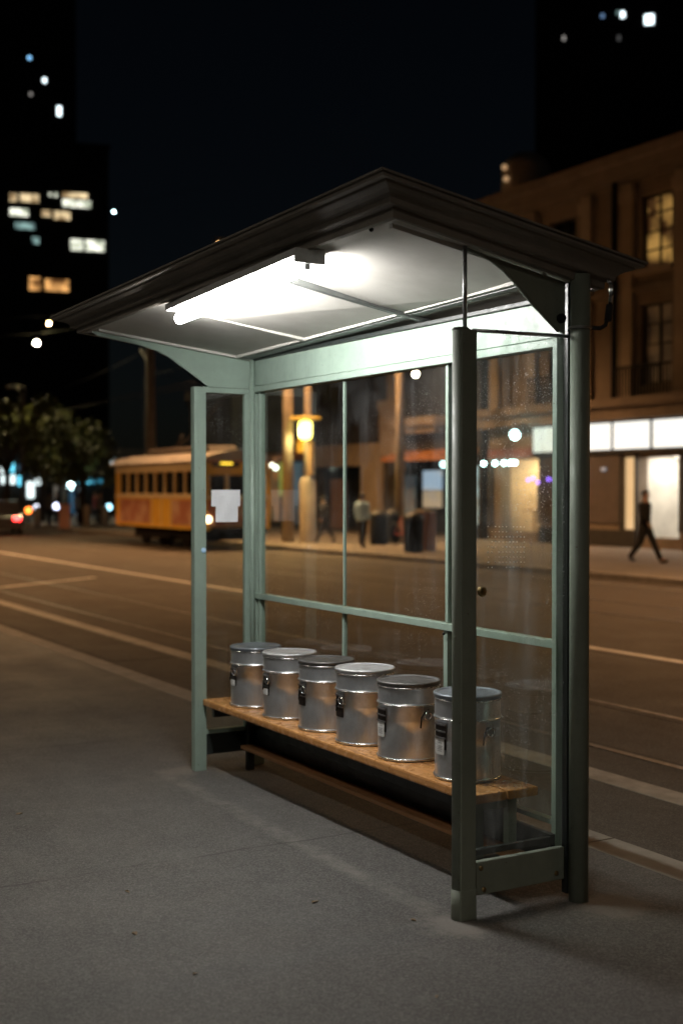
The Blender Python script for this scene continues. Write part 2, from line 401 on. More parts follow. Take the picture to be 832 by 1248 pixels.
# rear frame
def bar(name, x0, x1, z0, z1, m='mint', y0=BY-.02, y1=BY+.02, bev=.003): return sp(name, MB().box(x0, x1, y0, y1, z0, z1, bev=bev), M[m])
XM = [-7.185, -6.137, -5.116, -4.27]
beam = sp('header_beam', MB().box(LX+.046, BX-.08, BY-.03, BY+.03, 2.405, 2.565, bev=.004), M['mint'])
bar('header_trim', LX+.046, BX-.08, 2.365, 2.402, 'mint', BY-.040, BY+.036)
bar('header_gap_bar', LX+.046, BX-.08, 2.567, 2.588, 'black_paint', BY-.045, BY+.03)  # black bar standing in for the dark gap above the beam
bar('mullion', XM[0]-.012, XM[0]+.012, .30, 2.364)
bar('mullion', XM[1]-.006, XM[1]+.006, 1.098, 2.364, 'mint', BY-.009, BY+.009)
bar('mullion', XM[1]-.010, XM[1]+.010, .30, 1.06, 'mint', BY-.012, BY+.012)
bar('mullion', XM[2]-.014, XM[2]+.010, 1.098, 2.364, 'mint', BY-.014, BY+.014)
bar('mullion', XM[2]-.020, XM[2]+.014, .30, 1.06)
bar('mullion', XM[3]-.016, XM[3]+.018, .30, 2.364)
bar('mid_rail', LX+.046, XM[3]-.017, 1.062, 1.096, 'mint', BY-.032, BY+.022)
bar('bottom_rail', LX+.046, XM[3]-.017, .29, .312, 'mint')
bar('back_board', LX+.046, BX-.09, .108, .27, 'black_paint', 3.47, 3.50)
sp('bolt', MB().sphere((XM[2]+.004, BY-.034, 1.045), .007, 8), M['iron'])
for (a, b, z0, z1) in [(XM[0]+.013,XM[1]-.007,1.098,2.364),(XM[1]+.007,XM[2]-.018,1.098,2.364),(XM[2]+.011,XM[3]-.017,1.098,2.364),
                       (XM[0]+.013,XM[1]-.013,.313,1.06),(XM[1]+.013,XM[2]-.021,.313,1.06),(XM[2]+.015,XM[3]-.017,.313,1.06)]:
    sp('glass_pane', MB().box(a, b, BY-.004, BY+.004, z0, z1), M['glass'])
# side brackets with the arched underside
def bez(P, n=16):
    out = []
    for i in range(n+1):
        t = i/n; q = [Vector(p) for p in P]
        while len(q) > 1: q = [q[j].lerp(q[j+1], t) for j in range(len(q)-1)]
        out.append(q[0])
    return out
def ceil_z(x, y):
    t = (x+4.15)/(-7.40+4.15)
    yf = 2.62*(1-t)+2.44*t; zf = 2.800*(1-t)+2.698*t; zr = 2.612*(1-t)+2.552*t
    return zf + (zr-zf)*(y-yf)/(3.64-yf)
pts = [(98,407),(118,409),(146,415),(168,420),(189,427),(205,435),(218,445),(231,455),(242,464),(254,472)]
low = [onx(px,py,LX) for px,py in pts]
poly = [(p.y,p.z) for p in low]
poly[0] = (2.47, ceil_z(LX,2.47)-.006)
poly += [(3.20,2.392),(BY-.041,2.392),(BY-.041,ceil_z(LX,BY-.04)-.006)]
sp('bracket_panel', MB().prism(poly, 'x', LX-.008, LX+.008), M['mint'])
pts = [(569,304),(585,310),(598,317),(613,329),(627,344),(640,360),(651,373),(665,388),(680,404)]
low = [onx(px,py,FX) for px,py in pts]
poly = [(p.y,p.z) for p in low]
poly += [(BY-.045,2.412),(BY-.045,ceil_z(FX,BY-.045)-.005),(low[0].y, ceil_z(FX,low[0].y)-.005)]
brn = sp('bracket_panel', MB().prism(poly, 'x', FX-.006, FX+.006), M['shaded_green'])
edge = [Vector((FX, p.y, p.z)) for p in low]
sp('bracket_edge', MB().tube(edge, .008, 8), M['shaded_green'])
o = sp('bracket_bolt', MB().tube([(FX+.006,3.478,2.475),(FX+.022,3.478,2.475)], .020, 20).tube([(FX+.022,3.478,2.475),(FX+.034,3.478,2.475)], .012, 6), M['iron'])
# roof: ceiling board, moulded fascia swept round the four corners, sheet on top
Cn = {'RF':(Vector((-4.15,2.62,2.800)), Vector((1,-1,0))), 'LF':(Vector((-7.40,2.44,2.694)), Vector((-1,-1,0))),
      'LR':(Vector((-7.40,3.66,2.548)), Vector((-1,1,0))), 'RR':(Vector((-4.15,3.66,2.608)), Vector((1,1,0)))}
prof = [(-.018,.012),(-.018,0),(.0,-.004),(.012,.0),(.014,.050),(.020,.056),(.040,.056),(.044,.062),(.046,.086),(.056,.104),(.072,.120),(.094,.132),(.100,.138),(.102,.150),(.130,.152),(.132,.166),(.10,.172),(-.018,.172)]
ordr = ['RF','LF','LR','RR']
mb = MB(); R_ = []
UF = {'RF':.80,'LF':.55,'LR':.45,'RR':.55}
for k in ordr:
    c, dv = Cn[k]
    R_.append([mb.bm.verts.new(c + dv*o_ + Vector((0,0,u*UF[k]+(.012*(1-UF[k]) if j == 0 else 0)))) for j, (o_, u) in enumerate(prof)])
for i in range(4):
    A, Bq = R_[i], R_[(i+1)%4]
    for j in range(len(prof)-1): mb.bm.faces.new([A[j], A[j+1], Bq[j+1], Bq[j]])
    mb.bm.faces.new([A[-1], A[0], Bq[0], Bq[-1]])
bmesh.ops.recalc_face_normals(mb.bm, faces=mb.bm.faces)
e = [e for e in mb.bm.edges if e.calc_face_angle(0) > .5]
fas = sp('roof_fascia', mb, M['roof_brown'])
def slab(name, dz0, dz1, o0, m):
    mb = MB(); lo = [Cn[k][0]+Cn[k][1]*o0+Vector((0,0,dz0 if dz0 < .1 else dz0*UF[k]+.001)) for k in ordr]; hi = [p+Vector((0,0,dz1-dz0)) for p in lo]
    L = [mb.bm.verts.new(p) for p in lo]; U = [mb.bm.verts.new(p) for p in hi]
    mb.bm.faces.new(L[::-1]); mb.bm.faces.new(U)
    for i in range(4): mb.bm.faces.new([L[i],L[(i+1)%4],U[(i+1)%4],U[i]])
    return sp(name, mb, m)
slab('ceiling_panel', .010, .020, -.019, M['ceiling'])
slab('roof_sheet', .174, .182, .140, M['roof_brown'])
# inner cover strips round the ceiling
def strip(p, q, w, t, m, name='cover_strip'):
    p = Vector(p); q = Vector(q); d = (q-p).normalized(); s = d.cross(Vector((0,0,1))).normalized()*w/2; u = Vector((0,0,t))
    mb = MB(); vs = [p-s,p+s,q+s,q-s]; L = [mb.bm.verts.new(v-u) for v in vs]; U = [mb.bm.verts.new(v) for v in vs]
    mb.bm.faces.new(L); mb.bm.faces.new(U[::-1])
    for i in range(4): mb.bm.faces.new([L[i],L[(i+1)%4],U[(i+1)%4],U[i]])
    return sp(name, mb, m)
cz = lambda x, y, d=0: (x, y, ceil_z(x,y)+.010-d)
strip(cz(-7.235,2.50), cz(-7.235,3.50), .03, .018, M['ceiling'])
strip(cz(-7.22,3.475), cz(-4.24,3.475), .11, .012, M['plastic_grey'])
strip(cz(-7.22,3.40), cz(-4.20,3.40), .02, .020, M['ceiling'])
strip(cz(-5.245,2.66), cz(-5.30,3.55), .034, .032, M['batten_dark'], 'ceiling_batten')
strip(cz(-6.29,2.66), cz(-6.33,3.40), .032, .024, M['ceiling'], 'ceiling_batten')
strip(cz(-4.235,2.66), cz(-4.235,3.38), .02, .02, M['ceiling'])
sp('bolt', MB().sphere((-4.36,2.645,2.795), .010, 10), M['iron'])
# fluorescent fitting
lx0, lx1, ly = -6.22, -4.80, 2.59
za, zb = ceil_z(lx0, ly)-.002, ceil_z(lx1, ly)-.002
def sheared(mb):  # follow the ceiling's slight slope along x
    for v in mb.bm.verts: v.co.z += za + (zb-za)*(v.co.x-lx0)/(lx1-lx0)
    return mb
lf = sp('light_fitting', sheared(MB().box(lx0-.015, lx1+.015, ly-.072, ly+.072, -.030, .004, bev=.004)), M['diffuser_end'])
def sub(name, mb, m, parent):
    o = mb.build(name, m); o.parent = parent; return o
sub('tube_lamp', sheared(MB().tube([(lx0+.004,ly,-.070),(lx0+.012,ly,-.070),(lx1-.012,ly,-.070),(lx1-.004,ly,-.070)], [.022,.029,.029,.022], 20)), M['tube'], lf)
for xx in (lx0+.002, lx1+.010):
    sub('lamp_holder', sheared(MB().box(xx-.010, xx-.002, ly-.014, ly+.014, -.084, -.029, bev=.003)), M['diffuser_end'], lf)
sub('end_cap', sheared(MB().box(lx1+.017, lx1+.030, ly-.074, ly+.074, -.060, .003, bev=.004)), M['diffuser_end'], lf)
# clamp and elbow of cable on the near rear post
c0 = Vector((BX, BY, 2.435))
sp('pipe_clamp', MB().tube([c0+Vector((.046*cos(t),.046*sin(t),0)) for t in [i*2*pi/24 for i in range(24)]], .006, 8, closed=True), M['steel'])
pp = [c0+Vector((.03,.035,0)), c0+Vector((.045,.07,-.002)), c0+Vector((.05,.095,.012)), c0+Vector((.05,.108,.05))]
sp('cable_elbow', MB().tube(pp, .009, 10).tube([pp[-1]-Vector((0,0,.02)), pp[-1]+Vector((0,.012,.05))], [.016,.016], 12), M['rubber'])
for dx in (-.006,.006):
    sp('cable_wire', MB().tube([pp[-1]+Vector((dx,.012,.05)), pp[-1]+Vector((dx,.020,.10)), pp[-1]+Vector((dx,.018,.135)), pp[-1]+Vector((dx-.004,.0,.16))], .0055, 8), M['chrome'])
# two taped sheets of paper on the left end pane
for (q, r_, y_, lab) in (((257,597),(292,617),.007,'upper wide white paper notice taped on the shelter end glass'),((262,604),(289,636),.0095,'lower narrow white paper notice hanging below the wide one')):
    A = onx(q[0],q[1],LX); C_ = onx(r_[0],r_[1],LX)
    mb = MB()
    N = 8; f = []
    for i in range(N+1):
        for j in range(N+1):
            yy = A.y+(C_.y-A.y)*i/N; zz = A.z+(C_.z-A.z)*j/N
            f.append(mb.bm.verts.new((LX+y_+.0015+.0015*sin(i*1.3+j*.7), yy, zz)))
    for i in range(N):
        for j in range(N):
            mb.bm.faces.new([f[i*(N+1)+j], f[(i+1)*(N+1)+j], f[(i+1)*(N+1)+j+1], f[i*(N+1)+j+1]])
    o = mb.build('paper_notice', M['paper']); md = o.modifiers.new('thick','SOLIDIFY'); md.thickness = .0006
    tag(o, lab, 'notice', 'paper notices on the end glass')
# ------------------------------------------------------------------ bench
Bn = empty('bench', (-5.8, 3.33, 0), 'long varnished wooden plank bench on green metal legs inside the shelter', 'bench')
def bp(name, mb, m):
    o = mb.build(name, m); o.parent = Bn; o.matrix_parent_inverse = Matrix.Translation(-Vector(Bn.location)); return o
SZ = .450
mb = MB().box(-7.235, -4.365, 3.165, 3.333, SZ-.042, SZ, bev=.010).box(-7.235, -4.365, 3.337, 3.505, SZ-.042, SZ, bev=.010)
seat = bp('seat', mb, M['wood'])
for xx, m in ((-4.47,'grey_green'), (-7.13,'black_paint')):
    for yy in ((3.25, 3.43) if m == 'grey_green' else (3.44,)):
        bp('leg', MB().box(xx-.02, xx+.02, yy-.022, yy+.022, .0 if m == 'black_paint' else .0, SZ-.045, bev=.003), M[m])
    bp('cross_beam', MB().box(xx-.016, xx+.016, 3.19, 3.405, SZ-.10, SZ-.045, bev=.003), M[m])
    if m == 'grey_green': bp('foot_beam', MB().box(xx-.018, xx+.018, 3.273, 3.407, .10, .14, bev=.003), M['black_paint'])
bp('apron', MB().box(-6.99, -4.50, 3.44, 3.465, SZ-.20, SZ-.045, bev=.003), M['black_paint'])
bp('low_board', MB().box(-7.1, -4.33, 3.36, 3.455, .142, .165, bev=.006), M['wood_dark'])
for xx in (-7.13, -5.8, -4.47):
    bp('screw', MB().sphere((xx, 3.205, SZ-.001), .007, 8, (1,1,.35)), M['iron'])
bp('bolt', MB().sphere((-7.12, 3.26, SZ-.060), .020, 10), M['iron'])
# ------------------------------------------------------------------ cans
def make_can(lidm, label_kind):
    r = .149; h = .370
    root = empty('metal_can', (0,0,0))
    prof = [(0,.012),(r-.006,.012),(r-.004,0),(r+.002,.0),(r+.004,.006),(r+.0035,.013),(r,.017),(r,.016)]
    n_ = 14
    body = [(r,.02),(r,h*.35),(r,h*.74),(r+.0008,.262),(r+.0045,.266),(r+.0045,.272),(r+.0008,.276),(r,.28),(r,h-.022),(r,h-.015)]
    mb = MB().lathe(prof[:-1]+body+[(r-.004,h-.012),(0,h-.012)], 64)
    bd = mb.build('body', M['galv'], root)
    lr = r+.005
    lid = MB().lathe([(r+.001,h-.014),(lr-.002,h-.014),(lr,h-.012),(lr,h-.004),(lr+.002,h-.002),(lr+.002,h+.004),(lr-.003,h+.008),(lr-.010,h+.006),(lr-.013,h+.002),(lr-.03,h+.003),(0,h+.004)], 64)
    lid.build('lid', lidm, root)
    for zz, rr, th in ((.269, r+.004, .0034), (h-.018, r+.003, .0030), (.010, r+.004, .0036)):
        MB().tube([(rr*cos(t), rr*sin(t), zz) for t in [k*2*pi/64 for k in range(64)]], th, 8, closed=True).build('rim_ring', M['rim'], root)
    # label holder at the front left of the wall: plate, rolled edges, card
    a = radians(LABEL_ANG)
    Mx = Matrix.Rotation(a, 4, 'Z') @ Matrix.Translation((r, 0, 0))
    def arcplate(w, z0, z1, off, th):
        mb = MB(); n = 6; rows = []
        for i in range(n+1):
            t = a + (i/n-.5)*w/r
            rows.append([mb.bm.verts.new(((r+q)*cos(t),(r+q)*sin(t),z)) for q, z in ((off,z0),(off+th,z0),(off+th,z1),(off,z1))])
        for A_, B_ in zip(rows, rows[1:]):
            for j in range(4): mb.bm.faces.new([A_[j],B_[j],B_[(j+1)%4],A_[(j+1)%4]])
        mb.bm.faces.new(rows[0]); mb.bm.faces.new(rows[-1][::-1]); return mb
    hold = arcplate(.078, .135, .245, .0005, .003).build('label_holder', M['holder'], root)
    for z in (.244, .215, .186):
        arcplate(.082, z-.003, z+.003, .002, .007).build('clip_bar', M['steel'], hold)
    if label_kind:
        card = arcplate(.064, .112 if label_kind == 2 else .135, .186 if label_kind == 2 else .172, .0045, .001)
        cd = card.build('label_card', M['card'], hold)
        if label_kind == 2:
            ink = MB()
            for zz in (.172,.164,.150,.143,.136,.128): 
                ww = random.uniform(.02,.045)
                b2 = arcplate(ww, zz-.0012, zz+.0012, .0056, .0005)
                me = bpy.data.meshes.new('t'); b2.bm.to_mesh(me); b2.bm.free(); ink.bm.from_mesh(me); bpy.data.meshes.remove(me)
            ink.build('faint_print', M['faint'], cd)
    # ear and wire ring at the two sides
    for s in (0, 1):
        t = radians(EAR_ANG) + s*pi
        ca, sa = cos(t), sin(t)
        R2 = Matrix.Rotation(t, 4, 'Z')
        ear = MB()
        ear.prism([(-.02,.20),(.02,.20),(.014,.262),(-.014,.262)], 'x', r-.002, r+.004)
        for v in ear.bm.verts: v.co = R2 @ v.co
        e_ = ear.build('handle_ear', M['steel'], root)
        ring = MB().tube([R2 @ Vector((r+.014+.003*sin(q), .018*cos(q), .220+.018*sin(q))) for q in [i*2*pi/20 for i in range(20)]], .0040, 8, closed=True)
        ring.build('handle_ring', M['chrome'], e_)
        wire = MB().tube([R2 @ Vector((r+.010, y_, z_)) for y_, z_ in ((0,.238),(-.016,.24),(-.034,.215),(-.040,.165))], .0038, 8)
        wire.build('handle_wire', M['iron'], e_)
    return root
M['leaf_dry'] = mat('dry_leaf', (.20,.14,.08), .8, ns=40)
M['rim'] = mat('bright_rolled_rim', (.86,.86,.86), .24, 1, c2=(.6,.6,.6), ns=30)
M['holder'] = mat('dark_tarnished_holder', (.06,.045,.04), .45, .8, c2=(.03,.025,.02), ns=30)
M['card'] = mat('label_card', (.62,.62,.60), .8, c2=(.45,.44,.42), ns=25)
M['faint'] = mat('faint_print', (.22,.22,.22), .8)
LABEL_ANG = -118.; EAR_ANG = 15.
cans = [(-6.884,3.36,.95,'lid_blue',1,-112,100,'galvanised can with bluish lid, farthest and smallest looking at the bench far end'),
        (-6.443,3.36,.985,'lid_light',1,-113,100,'galvanised can with pale lid and small white card, second from the far end'),
        (-6.018,3.365,1.00,'lid_dark',0,-113,100,'galvanised can with dark lid and empty brown holder, third from the far end'),
        (-5.600,3.360,1.02,'lid_light',0,-113,100,'galvanised can with whitish lid and empty brown holder, right of the dark lidded third can'),
        (-5.172,3.350,1.00,'lid_dark',2,-114,2,'galvanised can with dark lid, printed card and side wire handle, second nearest on the bench'),
        (-4.680,3.350,1.02,'lid_blue',2,-110,4,'nearest galvanised can behind the front post, large printed card and ring handle')]
for (x, y, s, lm, lk, la, ea, lab) in cans:
    LABEL_ANG = la+20; EAR_ANG = ea
    c = make_can(M[lm], lk)
    c.location = (x, y, SZ+.001); c.scale = (1,1,s)
    tag(c, lab, 'can', 'galvanised cans lined up on the bench')
rnd = random.Random(5)
for k in range(7):
    q = Vector((rnd.uniform(-6.8,-3.4), rnd.uniform(1.6,2.9), .004))
    mb = MB(); a = rnd.uniform(0,6.28); s_ = rnd.uniform(.012,.022); d = Vector((cos(a),sin(a),0)); e = Vector((-sin(a),cos(a),0))
    pts = [q-d*s_, q-d*s_*.3+e*s_*.5+Vector((0,0,.004)), q+d*s_*.5+e*s_*.35+Vector((0,0,.003)), q+d*s_*1.1, q+d*s_*.5-e*s_*.4+Vector((0,0,.005)), q-d*s_*.3-e*s_*.5]
    mb.bm.faces.new([mb.bm.verts.new(p) for p in pts])
    o = mb.build('dry_leaf', M['leaf_dry']); md = o.modifiers.new('thick','SOLIDIFY'); md.thickness = .0008
    tag(o, 'tiny dry brown leaf fragment lying on the pavement before the shelter', 'leaf', 'dry leaf fragments on the near pavement')
# ------------------------------------------------------------------ people
def skin_mesh(name, verts, edges, radii, root=0, m=None, parent=None, sub_=1):
    me = bpy.data.meshes.new(name); me.from_pydata([tuple(v) for v in verts], edges, []); me.update()
    o = bpy.data.objects.new('tmp', me); col.objects.link(o)
    sk = o.modifiers.new('s','SKIN'); sk.use_smooth_shade = True
    for i, r in enumerate(radii):
        v = me.skin_vertices[0].data[i]; v.radius = (r, r) if not isinstance(r, tuple) else r; v.use_root = (i == root)
    ss = o.modifiers.new('u','SUBSURF'); ss.levels = sub_; ss.render_levels = sub_
    dg = bpy.context.evaluated_depsgraph_get(); dg.update()
    nm = bpy.data.meshes.new_from_object(o.evaluated_get(dg)); nm.name = name
    for p in nm.polygons: p.use_smooth = True
    bpy.data.objects.remove(o); nm.materials.clear(); nm.materials.append(m)
    return newobj(name, nm, parent)
M['skin'] = mat('skin', (.42,.27,.20), .55, ns=20)
M['hair'] = mat('dark_hair', (.03,.022,.018), .5, ns=40)
def person(loc, heading, label, shirt, trousers, legs, arms, lean=.0, group=None, h=1.70):
    root = empty('person', loc, label, 'person', group, rz=heading)
    root.scale = (h/1.70,)*3
    L = lean
    def body_graph():
        V = [(0,0,.93),(.01+L*.15,0,1.10),(.02+L*.45,0,1.30),(.0+L*.6,0,1.44),(.01+L*.7,0,1.50),(.03+L*.85,0,1.60),(.02+L*.9,0,1.665)]
        R = [.115,.11,.125,.065,.056,.092,.080]; Eg = [(0,1),(1,2),(2,3),(3,4),(4,5),(5,6)]
        def add(v, r, par): V.append(v); R.append(r); Eg.append((par, len(V)-1)); return len(V)-1
        add((.125+L*.85,0,1.59), .012, 5)
        for s in (1,-1): add((.02+L*.85, s*.085, 1.60), .012, 5)
        for s, (kn, an) in zip((1,-1), legs):
            a = add((0, s*.09, .88), .088, 0); k = add((kn[0], s*.095, kn[1]), .058, a)
            n = add((an[0], s*.095, an[1]), .040, k); add((an[0]+an[2], s*.10, max(.03, an[1]-.05+an[3])), .035, n)
        for s, (el, wr) in zip((1,-1), arms):
            a = add((.01+L*.5, s*.175, 1.38), .055, 3); e = add((el[0]+L*.4, s*.22, el[1]), .042, a)
            w = add((wr[0]+L*.3, s*.22, wr[1]), .028, e)
            d = (Vector((wr[0],0,wr[1]))-Vector((el[0],0,el[1]))).normalized()
            P = Vector(V[w])+d*.07; pi_ = add(tuple(P), .028, w)
            for q in range(4):
                off = Vector((.9*d.z*0+(q-1.5)*.018, 0, 0)); f1 = P+d*(.04+.008*(q in (1,2)))+off*1.3; f2 = f1+d*.03+Vector((0,-s*.012,0))
                i1 = add(tuple(f1), .009, pi_); add(tuple(f2), .008, i1)
            t1 = P+Vector((.038,0,-.0)); add(tuple(t1+d*.02), .010, w)
        return V, Eg, R
    V, Eg, R = body_graph()
    skin_mesh('body', V, Eg, R, 0, M['skin'], root)
    # clothes: lofted ellipses for trunk and hips, tapered tubes for sleeves and trouser legs
    def loft(mb, rings, n=20):
        prev = None
        for (cx, z, rx, ry) in rings:
            ring = [mb.bm.verts.new((cx+rx*cos(2*pi*k/n), ry*sin(2*pi*k/n), z)) for k in range(n)]
            if prev:
                for k in range(n):
                    f = mb.bm.faces.new([prev[k], prev[(k+1)%n], ring[(k+1)%n], ring[k]]); f.smooth = True
            prev = ring
        return mb
    off = lambda z: L*max(0,(z-.93)/.57)*.6
    mb = MB()
    loft(mb, [(off(z), z, rx, ry) for z, rx, ry in ((.84,.135,.175),(.86,.145,.185),(1.0,.128,.165),(1.15,.132,.168),(1.28,.142,.19),(1.37,.128,.195),(1.43,.095,.15),(1.465,.068,.08),(1.48,.060,.066))])
    for s, (el, wr) in zip((1,-1), arms):
        mb.tube([(off(1.4)-.01,s*.12,1.405),(off(1.4),s*.185,1.375),(off(1.3)*.9+el[0]*.5,s*.21,(1.36+el[1])/2),(el[0]+L*.4,s*.222,el[1]),((el[0]+wr[0])/2+L*.35,s*.222,(el[1]+wr[1])/2),(wr[0]+L*.3,s*.22,wr[1]+.02)], [.055,.078,.070,.060,.054,.046], 14)
    mb.build('shirt', shirt, root)
    mb = MB()
    loft(mb, [(0,z,rx,ry) for z, rx, ry in ((.80,.10,.15),(.86,.13,.178),(.95,.130,.172),(1.04,.118,.155))])
    for s, (kn, an) in zip((1,-1), legs):
        mb.tube([(0,s*.085,.90),(kn[0]*.35,s*.09,.90*.62+kn[1]*.38),(kn[0],s*.095,kn[1]),((kn[0]+an[0])/2,s*.096,(kn[1]+an[1])/2),(an[0],s*.097,an[1]+.0)], [.100,.098,.076,.066,.058], 16)
    mb.build('trousers', trousers, root)
    for s, (kn, an) in zip((1,-1), legs):
        skin_mesh('shoe', [(an[0]-.03,s*.097,max(.045,an[1]-.045)),(an[0]+an[2]*.6,s*.10,max(.04,an[1]-.05)),(an[0]+an[2]*1.35,s*.10,max(.035,an[1]-.05+an[3]))], [(0,1),(1,2)], [.052,.048,.036], 0, M['rubber'], root)
    hx = .015+L*.86
    mb = MB().sphere((hx,0,1.632), .108, 20, (1.02,.86,.92))
    bmesh.ops.delete(mb.bm, geom=[v for v in mb.bm.verts if (v.co.x-hx > .035 and v.co.z < 1.665) or v.co.z < 1.565 or (v.co.z < 1.60 and v.co.x-hx > -.02)], context='VERTS')
    mb.build('hair', M['hair'], root)
    return root
M['black_cloth'] = mat('black_cloth', (.012,.012,.013), .9, ns=15)
M['blue_cloth'] = mat('pale_blue_cloth', (.50,.74,1.0), .85, c2=(.42,.66,.95), ns=15)
M['dark_cloth'] = mat('charcoal_cloth', (.03,.028,.03), .9, ns=15)
M['red_cloth'] = mat('dull_red_cloth', (.25,.06,.05), .9, ns=15)
M['grey_cloth'] = mat('grey_cloth', (.2,.2,.22), .9, ns=15)
stride = (((.20,.52),(.10,.12,.13,0)), ((-.02,.50),(-.34,.17,.10,-.02)))
stride = (((.17,.50),(.36,.09,.14,.03)), ((-.06,.50),(-.34,.14,.10,-.04)))
swing = (((-.12,1.14),(-.02,.92)), ((.08,1.14),(.20,.95)))
small = (((.06,.50),(.10,.09,.13,.0)), ((.0,.50),(-.10,.10,.12,0)))
hang = (((-.03,1.13),(.04,.88)), ((-.02,1.13),(.06,.88)))
q = onz(785,686,FZ)
person(q, radians(20), 'person in black walking with long strides past the bright shop doorway', M['black_cloth'], M['black_cloth'], stride, swing, group='people walking on the far pavement')
q = onz(441,667,FZ)
person(q, radians(112), 'person in pale blue shirt walking away across the street, dark trousers', M['blue_cloth'], M['dark_cloth'], small, hang, group='people walking on the far pavement', h=1.62)
q = onz(397,662,FZ)
person(q, radians(200), 'person in charcoal clothes striding beside the concrete pole, behind the glass', M['dark_cloth'], M['dark_cloth'], stride, swing, lean=.15, group='people walking on the far pavement', h=1.5)
# ------------------------------------------------------------------ street building right
M['stone'] = mat('sandstone', (.215,.165,.125), .85, c2=(.15,.115,.085), ns=1.2, bump=.3, bs=20)
M['stone2'] = mat('pale_stone', (.34,.27,.205), .85, c2=(.26,.20,.15), ns=1.5, bump=.3, bs=20)
M['brick_dark'] = mat('dark_render', (.05,.044,.042), .85, c2=(.032,.028,.027), ns=1.5)
M['shopfront'] = mat('dark_shopfront', (.022,.018,.016), .5, ns=4)
M['brown_panel'] = mat('brown_hoarding', (.09,.065,.055), .6, ns=2)
M['frame_dark'] = mat('dark_window_frame', (.02,.018,.016), .5)
M['orange_awn'] = mat('orange_awning', (.42,.17,.06), .7, ns=3)
M['redband'] = mat('faded_red_fascia', (.22,.08,.055), .7, ns=3)
M['sign'] = emit_var('lit_sign_panel', (1,.98,.88), (1,.99,.93), 1.15, 3)
M['shopwall'] = mat('white_shop_wall', (.75,.72,.66), .7, ns=2)
M['timberwall'] = mat('pale_timber_wall', (.55,.38,.22), .6, ns=3)
M['shoplight'] = emit('shop_ceiling_light', (1,.93,.80), 20)
M['warmlit'] = emit_var('lit_room_warm', (1,.55,.14), (.07,.025,.008), .38, 1.3)
M['warmdim'] = emit_var('dim_room_warm', (.6,.28,.10), (.05,.03,.02), .05, 1.6)
M['beige_lit'] = emit_var('lit_blind_beige', (1,.66,.33), (.95,.60,.28), .75, 1.2)
M['blue_lit'] = emit_var('lit_poster_blue', (.55,.75,1), (.8,.85,.9), .6, 1.2)
M['dark_pane'] = mat('dark_window_pane', (.015,.017,.02), .12, ns=3)
M['cream'] = mat('cream_plinth', (.7,.66,.6), .6)
M['purple'] = emit('purple_lights', (.28,.12,1), 5)
def part(root, name, mb, m):
    o = mb.build(name, m); o.parent = root; o.matrix_parent_inverse = Matrix.Translation(-Vector(root.location)); return o
def wall(x0, x1, z0, z1, holes, y, t):
    """one wall with rectangular openings"""
    xs = sorted({x0, x1, *[h[0] for h in holes], *[h[1] for h in holes]}); zs = sorted({z0, z1, *[h[2] for h in holes], *[h[3] for h in holes]})
    mb = MB()
    for a, b in zip(xs, xs[1:]):
        run = None
        for c, d in zip(zs, zs[1:]):
            cx, cz_ = (a+b)/2, (c+d)/2
            if not any(h[0] < cx < h[1] and h[2] < cz_ < h[3] for h in holes): mb.box(a, b, y, y+t, c, d)
    bmesh.ops.remove_doubles(mb.bm, verts=mb.bm.verts, dist=1e-4)
    return mb
def window(root, x0, x1, z0, z1, y, pane, nx=2, nz=2, fr='frame_dark', w=.07, proud=0):
    """window part > frame bars, pane"""
    f = MB()
    f.box(x0, x0+w, y, y+.1, z0, z1).box(x1-w, x1, y, y+.1, z0, z1).box(x0+w, x1-w, y, y+.1, z0, z0+w).box(x0+w, x1-w, y, y+.1, z1-w, z1)
    for i in range(1, nx): xx = x0+(x1-x0)*i/nx; f.box(xx-w*.35, xx+w*.35, y+.01, y+.08, z0+w, z1-w)
    for i in range(1, nz): zz = z0+(z1-z0)*i/nz; f.box(x0+w, x1-w, y+.02, y+.07, zz-w*.35, zz+w*.35)
    o = part(root, 'window', f, M[fr])
    p = MB().box(x0+w, x1-w, y+.085, y+.095, z0+w, z1-w).build('pane', pane); p.parent = o
    return o
FY_ = 26.5
RB = empty('stone_building', (-24, 30, 0), 'tall sandstone building on the right with lit white shop signs and upper windows', 'building')
x0b, x1b, ztop = -35.8, -8., 11.6
bays = [(-28.30,-26.98), (-24.1,-22.8), (-19.9,-18.6), (-15.7,-14.4), (-11.5,-10.2)]
bays_l = [(-32.5,-31.2)]
holes = []
for a, b in bays+bays_l: holes += [(a,b,8.30,10.45),(a,b,4.86,7.25)]
holes += [(-29.02,-28.46,.55,2.74),(-28.36,-26.64,.34,2.72),(-26.45,-24.8,.34,2.72),(-35.05,-32.98,.34,2.8),(-35.75,-35.45,.4,2.7)]
w_ = wall(x0b, x1b, 0, ztop, holes, FY_, .4)
part(RB, 'wall', w_, M['stone'])
part(RB, 'side_wall', MB().box(x0b, x0b+.4, FY_+.4, 40, 0, ztop), M['stone'])
part(RB, 'roof', MB().box(x0b+.4, x1b, FY_+.4, 40, ztop-.4, ztop-.1), M['brick_dark'])
part(RB, 'cornice', MB().box(x0b-.3, x1b, FY_-.35, FY_-.002, 11.55, 11.85).box(x0b-.15, x1b, FY_-.2, FY_-.001, 11.2, 11.548).box(x0b-.1, x1b, FY_-.1, FY_-.0015, 10.95, 11.198), M['stone'])
part(RB, 'ledge', MB().box(x0b-.35, x1b, FY_-.55, FY_-.002, 4.25, 4.50).box(x0b-.25, x1b, FY_-.40, FY_-.0015, 3.86, 4.248), M['stone'])
part(RB, 'string_course', MB().box(x0b-.05, x1b, FY_-.12, FY_-.002, 7.60, 7.80), M['stone'])
